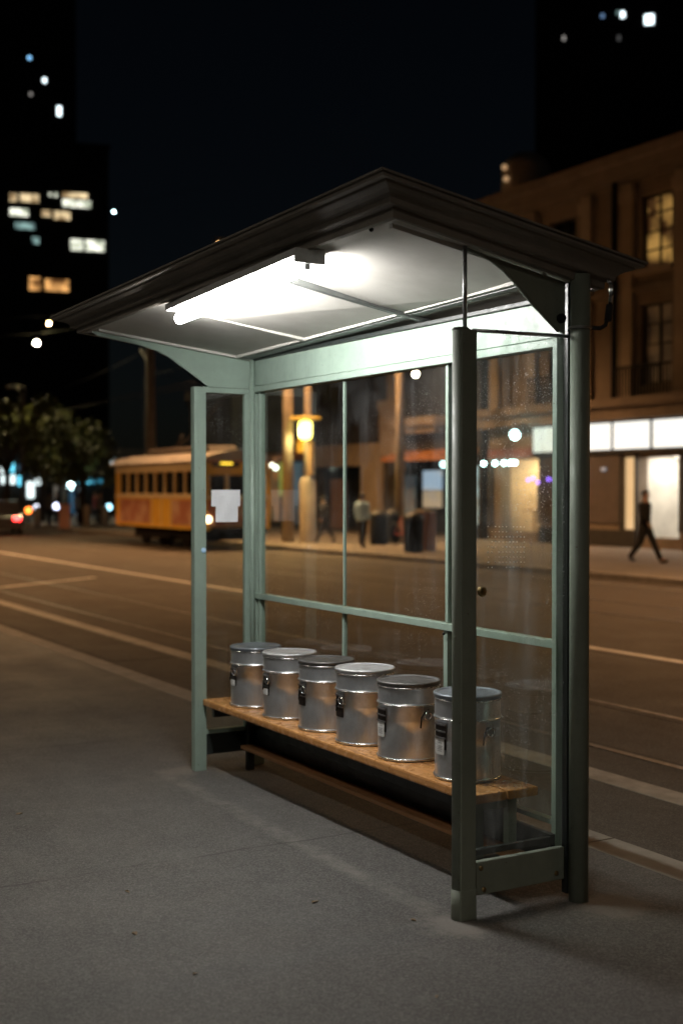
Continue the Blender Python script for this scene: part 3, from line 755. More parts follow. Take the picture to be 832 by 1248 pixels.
for a in (-28.95,-26.75,-24.75,-22.6,-20.5,-18.3,-33.5,-30.8,-35.5):
    part(RB, 'pilaster', MB().box(a, a+.45, FY_-.16, FY_-.004, 4.52, 10.9).box(a-.07, a+.52, FY_-.22, FY_-.003, 10.35, 10.7), M['stone2'])
for i, (a, b) in enumerate(bays+bays_l):
    window(RB, a, b, 8.30, 10.45, FY_+.15, M['warmlit'] if i == 0 else M['dark_pane'], 2, 4)
    window(RB, a, b, 4.86, 7.25, FY_+.15, M['warmdim'] if i in (0,1) else M['dark_pane'], 2, 4)
    part(RB, 'window_sill', MB().box(a-.15, b+.15, FY_-.2, FY_-.0025, 8.12, 8.28), M['stone2'])
    bal = MB().box(a-.55, b+.45, FY_-.50, FY_-.46, 5.36, 5.42)
    xx = a-.55
    while xx < b+.45: bal.box(xx, xx+.035, FY_-.495, FY_-.465, 4.52, 5.36); xx += .13
    part(RB, 'balcony_railing', bal, M['iron'])
part(RB, 'downpipe', MB().tube([(-29.15,FY_-.24,4.5),(-29.15,FY_-.24,11.0)], .09, 10), M['iron'])
sgn = [(-33.07,-31.28),(-31.18,-29.36),(-29.21,-27.69),(-27.53,-25.9),(-25.75,-24.1)]
part(RB, 'sign_box', MB().box(-33.15, -24.0, FY_-.16, FY_-.003, 2.86, 3.84), M['shopfront'])
for a, b in sgn: part(RB, 'sign_panel', MB().box(a, b, FY_-.20, FY_-.162, 2.98, 3.79), M['sign'])
part(RB, 'shop_fascia', MB().box(-35.7, -33.2, FY_-.1, FY_-.003, 2.84, 3.15), M['redband'])
part(RB, 'hoarding', MB().box(-32.95, -29.1, FY_-.06, FY_-.003, .72, 2.82), M['brown_panel'])
part(RB, 'plinth', MB().box(-32.95, -28.38, FY_-.10, FY_-.0035, FZ, .53).box(-26.4,-20,FY_-.1,FY_-.0035,FZ,.3), M['shopfront'])
for a, b in ((-28.455,-28.365),(-26.635,-26.455),(-29.09,-29.03)): part(RB, 'shop_pier', MB().box(a, b, FY_-.06, FY_+.3, .535, 2.84), M['shopfront'])
part(RB, 'side_light', MB().box(-29.0, -28.48, FY_+.1, FY_+.14, .56, 2.73), M['beige_lit'])
def room(root, x0, x1, z0, z1, depth, lights, back='shopwall', side='shopwall'):
    y0, y1 = FY_+.42, FY_+.42+depth
    part(root, 'room', MB().box(x0-.1, x1+.1, y1, y1+.05, z0-.1, z1+.1), M[back])
    part(root, 'room_side', MB().box(x0-.15, x0-.1, y0, y1, z0-.1, z1+.1), M[side])
    part(root, 'room_side', MB().box(x1+.1, x1+.15, y0, y1, z0-.1, z1+.1), M[side])
    part(root, 'room_floor', MB().box(x0-.1, x1+.1, y0, y1, z0-.14, z0-.10), M['farpave'])
    part(root, 'room_ceiling', MB().box(x0-.1, x1+.1, y0, y1, z1+.10, z1+.14), M['shopwall'])
    for lx, ly_, w, d_, m in lights:
        part(root, 'ceiling_light', MB().box(lx-w, lx+w, y0+ly_-d_, y0+ly_+d_, z1+.03, z1+.08), m)
room(RB, -28.5, -24.8, .34, 2.72, 3.2, [(-27.9,.9,.25,.5,M['shoplight']),(-26.8,.9,.25,.5,M['shoplight']),(-27.4,2.3,.6,.2,M['shoplight']),(-25.6,1.4,.3,.5,M['shoplight'])])
part(RB, 'timber_partition', MB().box(-28.32, -27.8, FY_+1.9, FY_+2.0, .3, 2.5), M['timberwall'])
part(RB, 'timber_partition', MB().box(-27.35, -26.2, FY_+2.6, FY_+2.7, 1.1, 2.35), M['timberwall'])
part(RB, 'counter', MB().box(-27.6, -27.0, FY_+.9, FY_+1.3, .3, 1.25, bev=.05), M['shopwall'])
for k in range(5): part(RB, 'shelf', MB().box(-27.0, -26.2, FY_+1.8, FY_+2.1, .4+k*.16, .43+k*.16), M['shopfront'])
room(RB, -35.7, -35.5, .4, 2.7, 2.0, [(-35.6,.9,.1,.3,emit('shop_cool_light', (.8,.95,1), 22))])
room(RB, -35.0, -33.0, .34, 2.8, 2.5, [(-34.0,1.4,.5,.25,emit('shop_warm_light', (1,.84,.62), 95))], 'timberwall', 'timberwall')
part(RB, 'shop_table', MB().box(-34.75, -33.9, FY_+.6, FY_+1.1, 1.02, 1.08).tube([(-34.3,FY_+.85,.3),(-34.3,FY_+.85,1.02)], .05, 8), M['timberwall'])
part(RB, 'shop_poster', MB().box(-33.75,-33.2, FY_+.5, FY_+.55, .6, 1.9), M['plastic_grey'])
for xx in (-35.6,-34.95,-34.45,-34.1,-33.85):
    part(RB, 'spot_bulb', MB().sphere((xx, FY_-.35, 2.66), .075, 10), M['cyanlamp'])
for (px, py) in ((643,585),(649,583),(655,588),(668,584),(675,585),(682,583),(680,592)):
    q = ony(px, py, FY_-.2); part(RB, 'fairy_light', MB().sphere(q, .055, 8), M['purple'])
q = ony(735,572,FY_-.1); part(RB, 'wall_light', MB().sphere(q, .09, 8, (1.6,.5,.7)), emit('weak_wall_light', (.5,.6,.7), .35))
rl = ony(640,216,FY_+3)
part(RB, 'roof_lantern', MB().lathe([(.9,-.8),(.9,.3),(.75,.6),(.4,.85),(0,.95)], 16, c=(rl.x,rl.y,rl.z)), M['stone2'])
for dx, dz in ((0,.25),(.1,-.2)): part(RB, 'roof_lamp', MB().sphere((rl.x+dx, rl.y-.98, rl.z+dz), .11, 8), emit('dim_roof_lamp', (1,.6,.3), .4))
# ------------------------------------------------------------------ middle building
MBd = empty('shop_building', (-44, 31, 0), 'dark rendered building with a sandstone portal frame, seen through the shelter glass', 'building')
hol = [(-48.05,-44.0,.12,2.75),(-41.9,-36.4,.12,2.95),(-56.5,-49.3,.2,3.05)]
up = []
for i in range(6): up.append((-56.0+i*3.3, -54.6+i*3.3, 7.3, 8.9))
part(MBd, 'wall', wall(-57.0, -36.2, 0, 10.5, hol+up, FY_, .4), M['brick_dark'])
part(MBd, 'roof', MB().box(-57, -36.2, FY_+.4, 40, 10.1, 10.4), M['brick_dark'])
part(MBd, 'side_wall', MB().box(-57, -56.6, FY_+.4, 40, 0, 10.5), M['brick_dark'])
for a, b, c, d in up: window(MBd, a, b, c, d, FY_+.12, M['dark_pane'], 2, 2); part(MBd, 'window_surround', MB().box(a-.35, a-.004, FY_-.12, FY_-.003, c-.5, d+.4).box(b+.004, b+.35, FY_-.12, FY_-.003, c-.5, d+.4), M['stone2'])
part(MBd, 'portal', MB().box(-48.4, -42.75, FY_-.3, FY_-.003, 2.73, 3.62).box(-44.02, -42.75, FY_-.298, FY_-.0032, FZ, 2.728), M['stone2'])
part(MBd, 'shop_window', MB().box(-48.0, -44.05, FY_+.3, FY_+.34, .12, 2.72), M['dark_pane'])
part(MBd, 'doorway_panel', MB().box(-47.4, -46.2, FY_+.22, FY_+.29, .12, 2.2), mat('brown_door_panel', (.25,.13,.07), .6))
part(MBd, 'capital', MB().box(-42.5, -41.3, FY_-.35, FY_-.004, 3.1, 5.2).box(-42.0,-41.5,FY_-.3,FY_-.005,5.2,9.5).box(-42.6,-41.2,FY_-.4,FY_-.0045,4.9,5.25), M['stone2'])
part(MBd, 'balcony', MB().box(-41.2, -38.1, FY_-.7, FY_-.003, 4.15, 4.45).box(-40.9,-38.4,FY_-.5,FY_-.004,3.9,4.148), M['stone2'])
part(MBd, 'awning', MB().prism([(FY_-.9,2.82),(FY_-.9,3.0),(FY_-.003,3.25),(FY_-.003,3.02)], 'x', -41.5, -36.4), M['orange_awn'])
part(MBd, 'shop_window', MB().box(-41.9, -36.4, FY_+.5, FY_+.55, .12, 2.95), M['dark_pane'])
part(MBd, 'window_poster', MB().box(-40.5, -39.25, FY_+.38, FY_+.42, 1.75, 2.48), M['blue_lit'])
part(MBd, 'window_poster', MB().box(-40.5, -39.25, FY_+.38, FY_+.42, 1.08, 1.72), emit_var('lit_poster_beige', (.8,.62,.42), (.7,.6,.5), .4, 2))
part(MBd, 'window_display', MB().box(-37.7, -36.25, FY_+.36, FY_+.42, .5, 2.6), emit_var('cool_lit_display', (.75,.95,1), (.25,.2,.14), .8, 1.1))
part(MBd, 'window_display', MB().box(-42.0+.1, -41.1, FY_+.4, FY_+.45, .5, 2.3), emit_var('dim_teal_display', (.12,.28,.32), (.05,.1,.14), .25, 1.5))
part(MBd, 'awning', MB().prism([(FY_-1.0,3.05),(FY_-1.0,3.22),(FY_-.003,3.45),(FY_-.003,3.1)], 'x', -56, -49.2), M['orange_awn'])
part(MBd, 'shop_window', MB().box(-52.4, -51.2, FY_+.3, FY_+.35, 1.45, 3.0), emit_var('yellow_green_display', (.55,.6,.10), (.15,.2,.08), .5, 1.2))
part(MBd, 'shop_window', MB().box(-56.4, -52.5, FY_+.3, FY_+.35, .3, 3.0), emit_var('orange_display', (.7,.28,.08), (.15,.1,.05), .4, .9))
part(MBd, 'shop_window', MB().box(-51.1, -49.3, FY_+.3, FY_+.35, .2, 3.0), emit_var('dim_blue_display', (.10,.2,.26), (.03,.06,.08), .4, .9))
q = ony(330,557,FY_-1.2); part(MBd, 'awning_light', MB().sphere(q+Vector((0,0,-.3)), .14, 8), emit('warm_white_bulb', (1,.9,.7), 6))
for (px,py,cc) in ((322,562,(1,.35,.1)),(540,566,(.6,.95,1)),(548,568,(.6,.95,1)),(336,570,(.9,1,.8))):
    q = ony(px,py,FY_-1.1); part(MBd, 'shop_bulb', MB().sphere(q, .11, 8), emit('shop_bulb_%d'%px, cc, 6))
# ------------------------------------------------------------------ far pavement furniture
def bin_(q, label):
    r = empty('litter_bin', q, label, 'bin', 'street bins by the far kerb')
    MB().lathe([(0,0),(.24,0),(.27,.05),(.28,.85),(.26,.9)], 20).build('bin_body', M['iron'], r)
    MB().lathe([(.285,.9),(.30,.93),(.26,1.02),(.12,1.10),(0,1.12)], 20).build('bin_lid', M['pole_black'], r)
    return r
bin_(onz(504,673,FZ), 'black domed litter bin beside the squat brick pillar')
bin_(onz(461,664,FZ), 'black domed litter bin right of the person in pale blue')
bin_(onz(478,662,FZ), 'black domed litter bin between the other two bins')
q = onz(518,671,FZ)
r = empty('brick_pillar', q, 'squat reddish brick pillar beside the black litter bin', 'pillar')
MB().box(-.25,.25,-.2,.2,0,1.08,bev=.02).build('pillar_shaft', mat('red_brown_brick', (.30,.13,.07), .85, ns=6), r)
MB().box(-.28,.28,-.23,.23,1.083,1.16,bev=.02).build('pillar_cap', M['stone2'], r)
q = onz(491,664,FZ)
r = empty('bicycle', q, 'dark bicycle parked behind the litter bins across the street', 'bicycle')
for dx in (-.5,.5):
    w = MB().tube([(dx+.33*cos(t),0,.34+.33*sin(t)) for t in [i*2*pi/24 for i in range(24)]], .022, 8, closed=True).build('wheel', M['rubber'], r)
MB().tube([(-.5,0,.34),(-.15,0,.85),(.35,0,.85),(.5,0,.34)], .02, 8).tube([(-.15,0,.85),(-.05,0,.30),(.35,0,.82)], .02, 8).tube([(-.5,0,.34),(-.05,0,.30)], .015, 8).build('frame', mat('bike_red', (.3,.05,.04), .4), r)
MB().box(-.30,-.02,-.06,.06,.92,.97,bev=.02).build('saddle', M['rubber'], r)
MB().tube([(.36,0,.85),(.38,0,1.02)], .014, 8).tube([(.38,-.25,1.02),(.38,.25,1.02)], .014, 8).build('handlebar', M['iron'], r)
def lamp_light(o, energy, color, loc, size=.12, spot=140):
    l = bpy.data.lights.new('lamp_light', 'SPOT'); l.energy = energy; l.color = color; l.shadow_soft_size = size
    l.spot_size = radians(spot); l.spot_blend = .6
    k = newobj('lamp_light', l, o, loc); return k
SOD = (1,.52,.22)
def street_lamp(q, label, h=9.0, arm=-2.2, lit='sodium', power=1900, color=SOD, pole='pole_metal', r0=.10, cone=140, fat=None, group='street lamps along the far kerb', armdir=(0,1)):
    r = empty('street_lamp', q, label, 'street lamp', group)
    MB().tube([(0,0,0),(0,0,h)], [r0, r0*.6], 14).build('pole', M[pole], r)
    if fat: MB().lathe([(fat,0),(fat,2.0),(fat*.8,2.1),(r0,2.15)], 16).build('pole_base', M[pole], r)
    ax = Vector((armdir[0], armdir[1], 0))*arm
    P = [Vector((0,0,h-.6))+ax*0, Vector((0,0,h-.1))+ax*.12, Vector((0,0,h+.35))+ax*.5, Vector((0,0,h+.45))+ax]
    MB().tube(P, .05, 10).build('arm', M[pole], r)
    c = P[-1]
    hd = MB().box(c.x-.16, c.x+.16, c.y-.38, c.y+.38, c.z-.06, c.z+.10, bev=.05).build('lamp_head', M['pole_metal'], r)
    MB().box(c.x-.12, c.x+.12, c.y-.28, c.y+.28, c.z-.10, c.z-.062, bev=.015).build('lens', M[lit], hd)
    lamp_light(r, power, color, (c.x, c.y, c.z-.16), .2, cone)
    return r
street_lamp(onz(351,661,FZ), 'tall sandy concrete pole with an assumed lamp, just left of the yellow lantern pole', 9.2, pole='concrete_pole', r0=.20, power=5200, cone=148)  # its lamp head, hidden behind the shelter roof, is assumed
# pole with the yellow lantern
q = onz(375,661,FZ); r = street_lamp(q, 'pale pole with thick base and a yellow lantern below two discs', 9.0, pole='concrete_pole', r0=.14, fat=.27, power=1200)  # overhead sodium lamp above the lantern is assumed, out of sight
lc = ony(372,524,q.y-.35)
dl = Vector(lc)-Vector(q)
ln = MB().lathe([(0,-.32),(.14,-.30),(.21,-.2),(.22,.2),(.16,.28),(0,.30)], 16, c=tuple(dl)).build('lantern', M['lantern'], r)
MB().lathe([(0,.30),(.50,.33),(.52,.37),(.46,.42),(0,.46)], 20, c=(dl.x,dl.y,dl.z)).build('lantern_hood', mat('yellow_hood', (.75,.55,.08), .5), ln)
MB().box(min(0,dl.x)-.03, max(0,dl.x)+.03, dl.y, 0, dl.z+.35, dl.z+.41).build('lantern_bracket', M['pole_metal'], r)
lamp_light(r, 500, (1,.75,.3), (dl.x, dl.y-.3, dl.z), .2, 175)
MB().box(-.62,-.16,-.10,.04,2.95,3.4, bev=.02).build('sign_plate', mat('mustard_sign', (.55,.30,.04), .6), r)
MB().box(.16,.42,-.10,.04,2.2,3.3, bev=.02).build('sign_plate', mat('tan_sign', (.45,.26,.12), .6), r)
q = onz(487,662,FZ)
street_lamp(q, 'concrete pole with an assumed lamp, across the street right of the sandstone portal', 9.0, pole='concrete_pole', r0=.17, power=3800, cone=148)  # sodium head at the top assumed, covered by the shelter roof
# lower lamps on brackets
def bulb_lamp(q, zc, label, lit, power, color, r0=.045, rad=.17, grp='bare globe lamps on slim poles'):
    r = empty('globe_lamp', q, label, 'street lamp', grp)
    MB().tube([(0,0,0),(0,0,zc-rad)], [r0,r0*.7], 10).build('pole', M['iron'], r)
    MB().sphere((0,0,zc), rad, 16).build('globe', M[lit], r)
    MB().lathe([(.07,-rad-.12),(.09,-rad-.02),(.05,-rad+.01)], 12, c=(0,0,zc)).build('collar', M['pole_metal'], r)
    if power: 
        l = bpy.data.lights.new('lamp_light', 'POINT'); l.energy = power; l.color = color; l.shadow_soft_size = rad
        newobj('lamp_light', l, r, (0,0,zc+rad+.1))
    return r
for (px, py, mt, rad, root, en, colr) in ((627,530,'cyanlamp',.15,RB,15,(.7,.95,1)),(506,456,'whitelamp',.10,MBd,25,(1,.85,.6))):
    q = ony(px,py,FY_-.9)
    part(root, 'wall_lamp', MB().sphere(q, rad, 14), M[mt])
    part(root, 'lamp_bracket', MB().tube([q+Vector((0,.05,rad)), q+Vector((0,.1,rad+.2)), q+Vector((0,.88,rad+.2))], .03, 8), M['iron'])
# unseen street lamps assumed outside the frame on the right, for the sodium light
for xx in (-15.0, -4.5, 7.0):
    street_lamp((xx, 18.9, FZ), 'assumed unseen sodium street lamp on the far kerb beyond the right edge', 7.5, power=2900, r0=.11)
# unseen fill lamps added behind the camera to brighten the posts and cans
for (xx, yy, en) in ((-10.5,-4.2,330), (1.5,-4.2,480)):
    r = street_lamp((xx, yy, 0), 'unseen fill lamp post added behind the camera', 6.0, arm=1.4, lit='fill_lens', power=en, color=(1,.88,.72), r0=.09, group='unseen fill lamps on the near pavement')
for xx in (-24.0, -38.0, -52.0):  # off-frame lamps added to light the road, tram and people
    street_lamp((xx, 3.2, 0), 'added unseen sodium lamp on the near kerb, reaching over the road beyond the left edge', 7.5, arm=2.4, power=4200 if xx < -30 else 2300, r0=.11, group='added unseen sodium lamps along the near kerb')
# lamps at the left, far away
q = onz(28,641,FZ); ls = street_lamp(q, 'tall slim grey lamp post with two short arms by the trees', 6.3, arm=-1.6, lit='plastic_grey', power=0, r0=.09, armdir=(1,0))
MB().tube([(0,0,5.3),(.25,0,5.8),(.5,0,6.6)], .05, 8).build('arm', M['pole_metal'], ls)
def far_lamp(px, py, d, label, lit='whitelamp', rad=.2, power=600, color=(1,.75,.45)):
    p = ond(px, py, d)
    r = empty('hanging_lamp', p, label, 'street lamp', 'distant street lamps hung on span wires')
    MB().sphere((0,0,0), rad, 16).build('globe', M[lit], r)
    MB().tube([(0,0,rad),(0,0,rad+.35)], .02, 6).build('stem', M['iron'], r)
    MB().tube([(-9,-5,rad+.9),(-4,-2,rad+.5),(0,0,rad+.36),(4,2,rad+.5),(9,5,rad+.9)], .012, 5).build('span_wire', M['iron'], r)
    if power:
        l = bpy.data.lights.new('lamp_light', 'POINT'); l.energy = power; l.color = color; l.shadow_soft_size = rad
        newobj('lamp_light', l, r, (0,0,-rad-.1))
    return r
far_lamp(45,418,70,'bright white street light hanging above the trees at left','whitelamp',.13,1300,(1,.8,.4))
far_lamp(60,394,80,'yellow white street light near the left roof tip','sodium',.09,500)
far_lamp(139,258,120,'small white light high beside the dark tower','cyanlamp',.10,0)
# tall tapered concrete pole behind the tram with the overhead wires
q = ond(184,652,62); q.z = FZ
r = empty('wire_pole', q, 'tapered concrete pole rising behind the orange tram', 'pole')
MB().tube([(0,0,0),(0,0,9.0)], [.30,.20], 14).build('shaft', M['concrete_pole'], r)
MB().tube([(0,0,7.0),(-1.5,.4,8.2),(-3.6,.9,8.9)], .07, 8).build('bracket_arm', M['pole_metal'], r)
MB().lathe([(.32,0),(.34,.1),(.30,.25)], 12, c=(0,0,2.6)).build('pole_band', M['iron'], r)
wires = MB()
for (A_, B_) in (((-90,16.2,5.6),(-20,16.2,5.6)), ((-90,17.2,5.7),(-20,17.2,5.7)), ((-95,45,8.5),(q.x,q.y,8.0)), ((-110,30,9.5),(q.x,q.y,8.6)), ((q.x,q.y,7.4),(-36.4,18.95,7.6))):
    A_, B_ = Vector(A_), Vector(B_)
    wires.tube([A_.lerp(B_, t/10)-Vector((0,0,1.0*(t/10)*(1-t/10)*2)) for t in range(11)], .012, 5)
o = wires.build('overhead_wires', M['iron']); tag(o, 'thin overhead tram wires strung above the far track', 'wires')
# ------------------------------------------------------------------ tram
TY = 15.45; TX0, TX1 = -42.9, -35.3
T = empty('tram', ((TX0+TX1)/2, TY+1.15, RZ), 'old orange and cream tram standing on the far track', 'tram')
M['tram_orange'] = mat('tram_orange', (.95,.60,.08), .35, c2=(.90,.50,.05), ns=1.5, coat=.4)
M['tram_cream'] = mat('tram_cream', (.92,.78,.50), .4, c2=(.82,.66,.40), ns=1.5)
M['tram_red'] = mat('tram_poster_red', (.50,.20,.12), .4, c2=(.70,.46,.30), ns=1.1, lo=.45, hi=.6)
M['tram_roof'] = mat('tram_roof', (.30,.27,.25), .7, c2=(.2,.18,.16), ns=2)
def tp(name, mb, m, parent=None):
    if parent: o = mb.build(name, m); o.parent = parent; return o
    return part(T, name, mb, m)
zB, zW, zWT, zR = .52, 1.53, 2.32, 2.58   # skirt bottom, waist, window top, eaves (from the photograph)
W2 = 2.25
wins = []
x = TX0+.45
while x < TX1-.9: wins.append((x, x+.74)); x += .84
mbw = wall(TX0, TX1, zB, zR, [(a,b,zW+.06,zWT) for a,b in wins], TY, .06)
body = tp('body_side', mbw, M['tram_orange'])
tp('body_side', MB().box(TX0, TX1, TY+W2-.06, TY+W2, zB, zR), M['tram_orange'])
tp('body_end', MB().box(TX0-.30, TX0-.25, TY+.35, TY+W2-.35, zB, zR), M['tram_orange'])
tp('body_corner', MB().prism([(TX0,TY+.0),(TX0,TY+.06),(TX0-.26,TY+.40),(TX0-.30,TY+.36)], 'z', zB, zR), M['tram_orange'])
ew = [(TY+.22,TY+.72),(TY+.84,TY+1.41),(TY+1.53,TY+2.03)]
me_ = wall(TY+.0, TY+W2, zB, zR, [(a,b,zW+.06,zWT-.12) for a,b in ew], 0, .06)
for v in me_.bm.verts: v.co = Vector((TX1+.005-v.co.y+.06, v.co.x, v.co.z))
tp('body_end', me_, M['tram_orange'])
for a, b in ew:
    f = MB().box(TX1+.068,TX1+.085,a-.06,a-.003,zW+.06,zWT-.12).box(TX1+.068,TX1+.085,b+.003,b+.06,zW+.06,zWT-.12)
    w = tp('end_window', f, M['tram_cream'])
    tp('pane', MB().box(TX1+.012,TX1+.022,a,b,zW+.06,zWT-.12), M['dark_pane'], w)
tp('end_panel', MB().box(TX1+.066,TX1+.08,TY+.12,TY+W2-.12,zB+.12,zW-.08), M['tram_red'])
tp('end_rail', MB().box(TX1+.066,TX1+.10,TY+.02,TY+W2-.02,zW-.04,zW+.04), M['tram_cream'])
tp('bumper', MB().box(TX1+.12,TX1+.28,TY+.2,TY+W2-.2,zB-.1,zB+.08,bev=.03), M['iron'])
tp('upper_panel', MB().box(TX0+.02, TX1-.02, TY-.022, TY-.002, zWT+.02, zR-.002), M['tram_cream'])
for i, (a, b) in enumerate(wins):
    f = MB().box(a-.045,a-.004,TY-.026,TY-.003,zW+.06,zWT+.015).box(b+.004,b+.045,TY-.026,TY-.003,zW+.06,zWT+.015).box(a,b,TY-.02,TY+.03,zW+.06,zW+.10)
    w = tp('window', f, M['tram_cream'])
    tp('pane', MB().box(a,b,TY+.035,TY+.045,zW+.10,zWT), M['dark_pane'], w)
tp('waist_rail', MB().box(TX0, TX1, TY-.035, TY-.003, zW-.04, zW+.05), M['tram_cream'])
tp('side_poster', MB().box(TX0+.5, TX0+3.3, TY-.03, TY-.003, zB+.13, zW-.10), M['tram_red'])
tp('side_poster', MB().box(TX0+5.25, TX1-.3, TY-.03, TY-.003, zB+.13, zW-.10), M['tram_red'])
for xx in (TX0+3.45, TX0+4.3, TX0+5.1): tp('door_strip', MB().box(xx, xx+.05, TY-.03, TY-.0035, zB+.02, zW-.05), M['tram_cream'])
tp('roof', MB().prism([(TY-.12,zR),(TY-.12,zR+.05),(TY+.15,zR+.22),(TY+.7,zR+.36),(TY+1.15,zR+.40),(TY+1.6,zR+.36),(TY+2.1,zR+.22),(TY+W2+.12,zR+.05),(TY+W2+.12,zR)], 'x', TX0-.35, TX1+.3), M['tram_roof'])
tp('clerestory', MB().box(TX0+1.4, TX1-1, TY+.65, TY+1.6, zR+.37, zR+.56, bev=.04), M['tram_roof'])
tp('trolley_pole', MB().tube([(TX0+3.0,TY+1.1,zR+.6),(TX0+4.6,TY+1.1,zR+1.1),(TX0+8.5,TY+1.1,5.4)], .035, 8).tube([(TX0+2.8,TY+1.1,zR+.45),(TX0+3.4,TY+1.1,zR+1.0)], .05, 8), M['iron'])
tp('undercarriage', MB().box(TX0+1.2, TX1-1.2, TY+.25, TY+W2-.25, .15, zB-.004), M['iron'])
for cx_ in (TX0+2.0, TX0+3.6, TX1-3.6, TX1-2.0):
    tp('wheel', MB().tube([(cx_,TY+.32,.36+RZ),(cx_,TY+.42,.36+RZ)], .36, 20), M['iron'])
tp('side_step', MB().box(TX0+3.5, TX0+5.1, TY-.06, TY+.2, .22, .27), M['iron'])
tp('bumper', MB().box(TX0-.42, TX0-.25, TY+.3, TY+W2-.3, zB-.08, zB+.1, bev=.03), M['iron'])
EXX = TX1+.07
q = onx(275,563,EXX); tp('route_box', MB().box(EXX,EXX+.05,q.y-.45,q.y+.45,q.z-.14,q.z+.13), M['shopfront'])
tp('route_lamp', MB().box(EXX+.052,EXX+.075,q.y-.20,q.y+.20,q.z-.075,q.z+.075,bev=.01), emit('route_yellow', (1,.62,.04), 3.2))
q = onx(254,633,EXX+.05); tp('head_lamp', MB().tube([(EXX+.012,q.y,q.z),(EXX+.07,q.y,q.z)], .10, 14), emit('tram_lamp', (1,.76,.45), 8))
tp('roof_stripe', MB().box(TX1+.302,TX1+.33,TY,TY+W2,zR,zR+.06), M['orange_awn'])
# lamp on the tram side interior: two dim saloon lights
# ------------------------------------------------------------------ left background: trees, shops, signs, bollards, car
M['leaf'] = mat('leaf', (.11,.11,.02), .6, c2=(.05,.07,.015), ns=.8)
M['bark'] = mat('bark', (.08,.06,.045), .9, ns=6)
def leaf_mat_quad(bm, c, s, rnd):
    n = Vector((rnd.gauss(0,1), rnd.gauss(0,1), rnd.gauss(0,1))).normalized(); u = n.orthogonal().normalized(); v = n.cross(u)
    bm.faces.new([bm.verts.new(c+u*s), bm.verts.new(c+v*s*.6), bm.verts.new(c-u*s), bm.verts.new(c-v*s*.6)])
def tree(q, h, rad, label, seed, n=1900):
    rnd = random.Random(seed)
    r = empty('street_tree', q, label, 'tree', 'trees at the far left of the street')
    t = MB().tube([(0,0,0),(.05,.02,h*.25),(0,.1,h*.45),(.1,0,h*.8)], [.20,.16,.12,.04], 10)
    cl = []
    for k in range(13):
        a = rnd.uniform(0,2*pi); e = rnd.uniform(.45,1.0); rr = rad*rnd.uniform(.3,.95)
        c = Vector((rr*cos(a), rr*sin(a), h*e*.95+ (0)))
        t.tube([(0,.05,h*.38),(c.x*.4,c.y*.4,h*.38+(c.z-h*.38)*.55), tuple(c)], [.07,.045,.015], 6); cl.append((c, rad*rnd.uniform(.28,.5)))
    t.build('trunk', M['bark'], r)
    m = MB()
    for i in range(n):
        c, cr = cl[i % len(cl)]
        d = Vector((rnd.gauss(0,1),rnd.gauss(0,1),rnd.gauss(0,.8))).normalized()*cr*rnd.random()**.45
        leaf_mat_quad(m.bm, c+d, rnd.uniform(.09,.17), rnd)
    m.build('crown', M['leaf'], r); return r
for (px, d, h, rad, lab, sd) in ((8,64,6.4,2.2,'leafy yellow green tree cut off by the left picture edge',1),(52,72,6.2,2.3,'dim leafy tree behind the slim grey lamp post',2),(100,66,5.5,2.0,'low olive tree left of the tapered concrete pole',3),(78,82,7.0,2.6,'darker rounded tree standing farther behind the others',4)):
    q = ond(px, 640, d); q.z = FZ; tree(q, h, rad, lab, sd)
M['far_dark'] = mat('far_dark_wall', (.03,.028,.03), .9, ns=.5)
far_u = Vector((Rt[0],Rt[1],0)); far_f = Vector((Fw[0],Fw[1],0))
def face_box(px0, py0, px1, py1, d, depth, mb=None):
    """box facing the street at distance d, real size"""
    a = ond(px0,py1,d); b = ond(px1,py0,d)
    w = (Vector((b.x,b.y,0))-Vector((a.x,a.y,0))).length; c = (a+b)/2
    return c, w, b.z-a.z
def far_building(px0, px1, ptop, d, name, label, m, depth=14, signs=(), cat='building'):
    a = ond(px0,640,d); b = ond(px1,640,d); top = ond((px0+px1)/2,ptop,d).z
    ctr = (a+b)/2; w = (b-a).length; ang = math.atan2((b-a).y,(b-a).x)
    r = empty(name, (ctr.x,ctr.y,0), label, cat, rz=ang)
    MB().box(-w/2,w/2,0,depth,0,top-.6).build('wall', m, r)
    MB().box(-w/2-.3,w/2+.3,-.3,depth+.3,top-.598,top).build('roof', m, r)
    def loc(px, py):
        t = (px-(px0+px1)/2)/(px1-px0)*w; return t, ond(px,py,d).z
    return r, loc
shopR, loc = far_building(-25, 60, 545, 96, 'corner_shop', 'low dark shop row with white and cyan lit signs behind the trees', M['far_dark'])
def lit(root, loc, px0, py0, px1, py1, mname, name='sign_panel', off=-.25):
    x0,z1 = loc(px0,py0); x1,z0 = loc(px1,py1)
    MB().box(x0,x1,off,off+.1,z0,z1,bev=min(.1,(x1-x0)*.2)).build(name, mname, root)
eW = emit('sign_white', (.85,1,1), 1.6); eC = emit('sign_cyan', (.15,.75,1), 1.6); eC2 = emit('sign_teal', (.03,.35,.55), .6); eB = emit('sign_blue_dim', (.05,.22,.4), .4)
lit(shopR,loc,1,565,8,579,eW); lit(shopR,loc,10,564,18,579,eC); lit(shopR,loc,2,579,19,590,eW); lit(shopR,loc,22,580,29,592,eC); lit(shopR,loc,33,587,42,607,eW); lit(shopR,loc,43,581,52,591,eW)
lit(shopR,loc,22,566,27,574,eB); 
shop2, loc2 = far_building(62, 132, 535, 92, 'corner_shop', 'dark shop front with small cyan lights left of the tram', M['far_dark'])
lit(shop2,loc2,71,575,78,581,eC); lit(shop2,loc2,81,573,88,582,eC); lit(shop2,loc2,95,583,101,589,eC); lit(shop2,loc2,103,583,111,589,eC); lit(shop2,loc2,112,584,125,589,eC2)
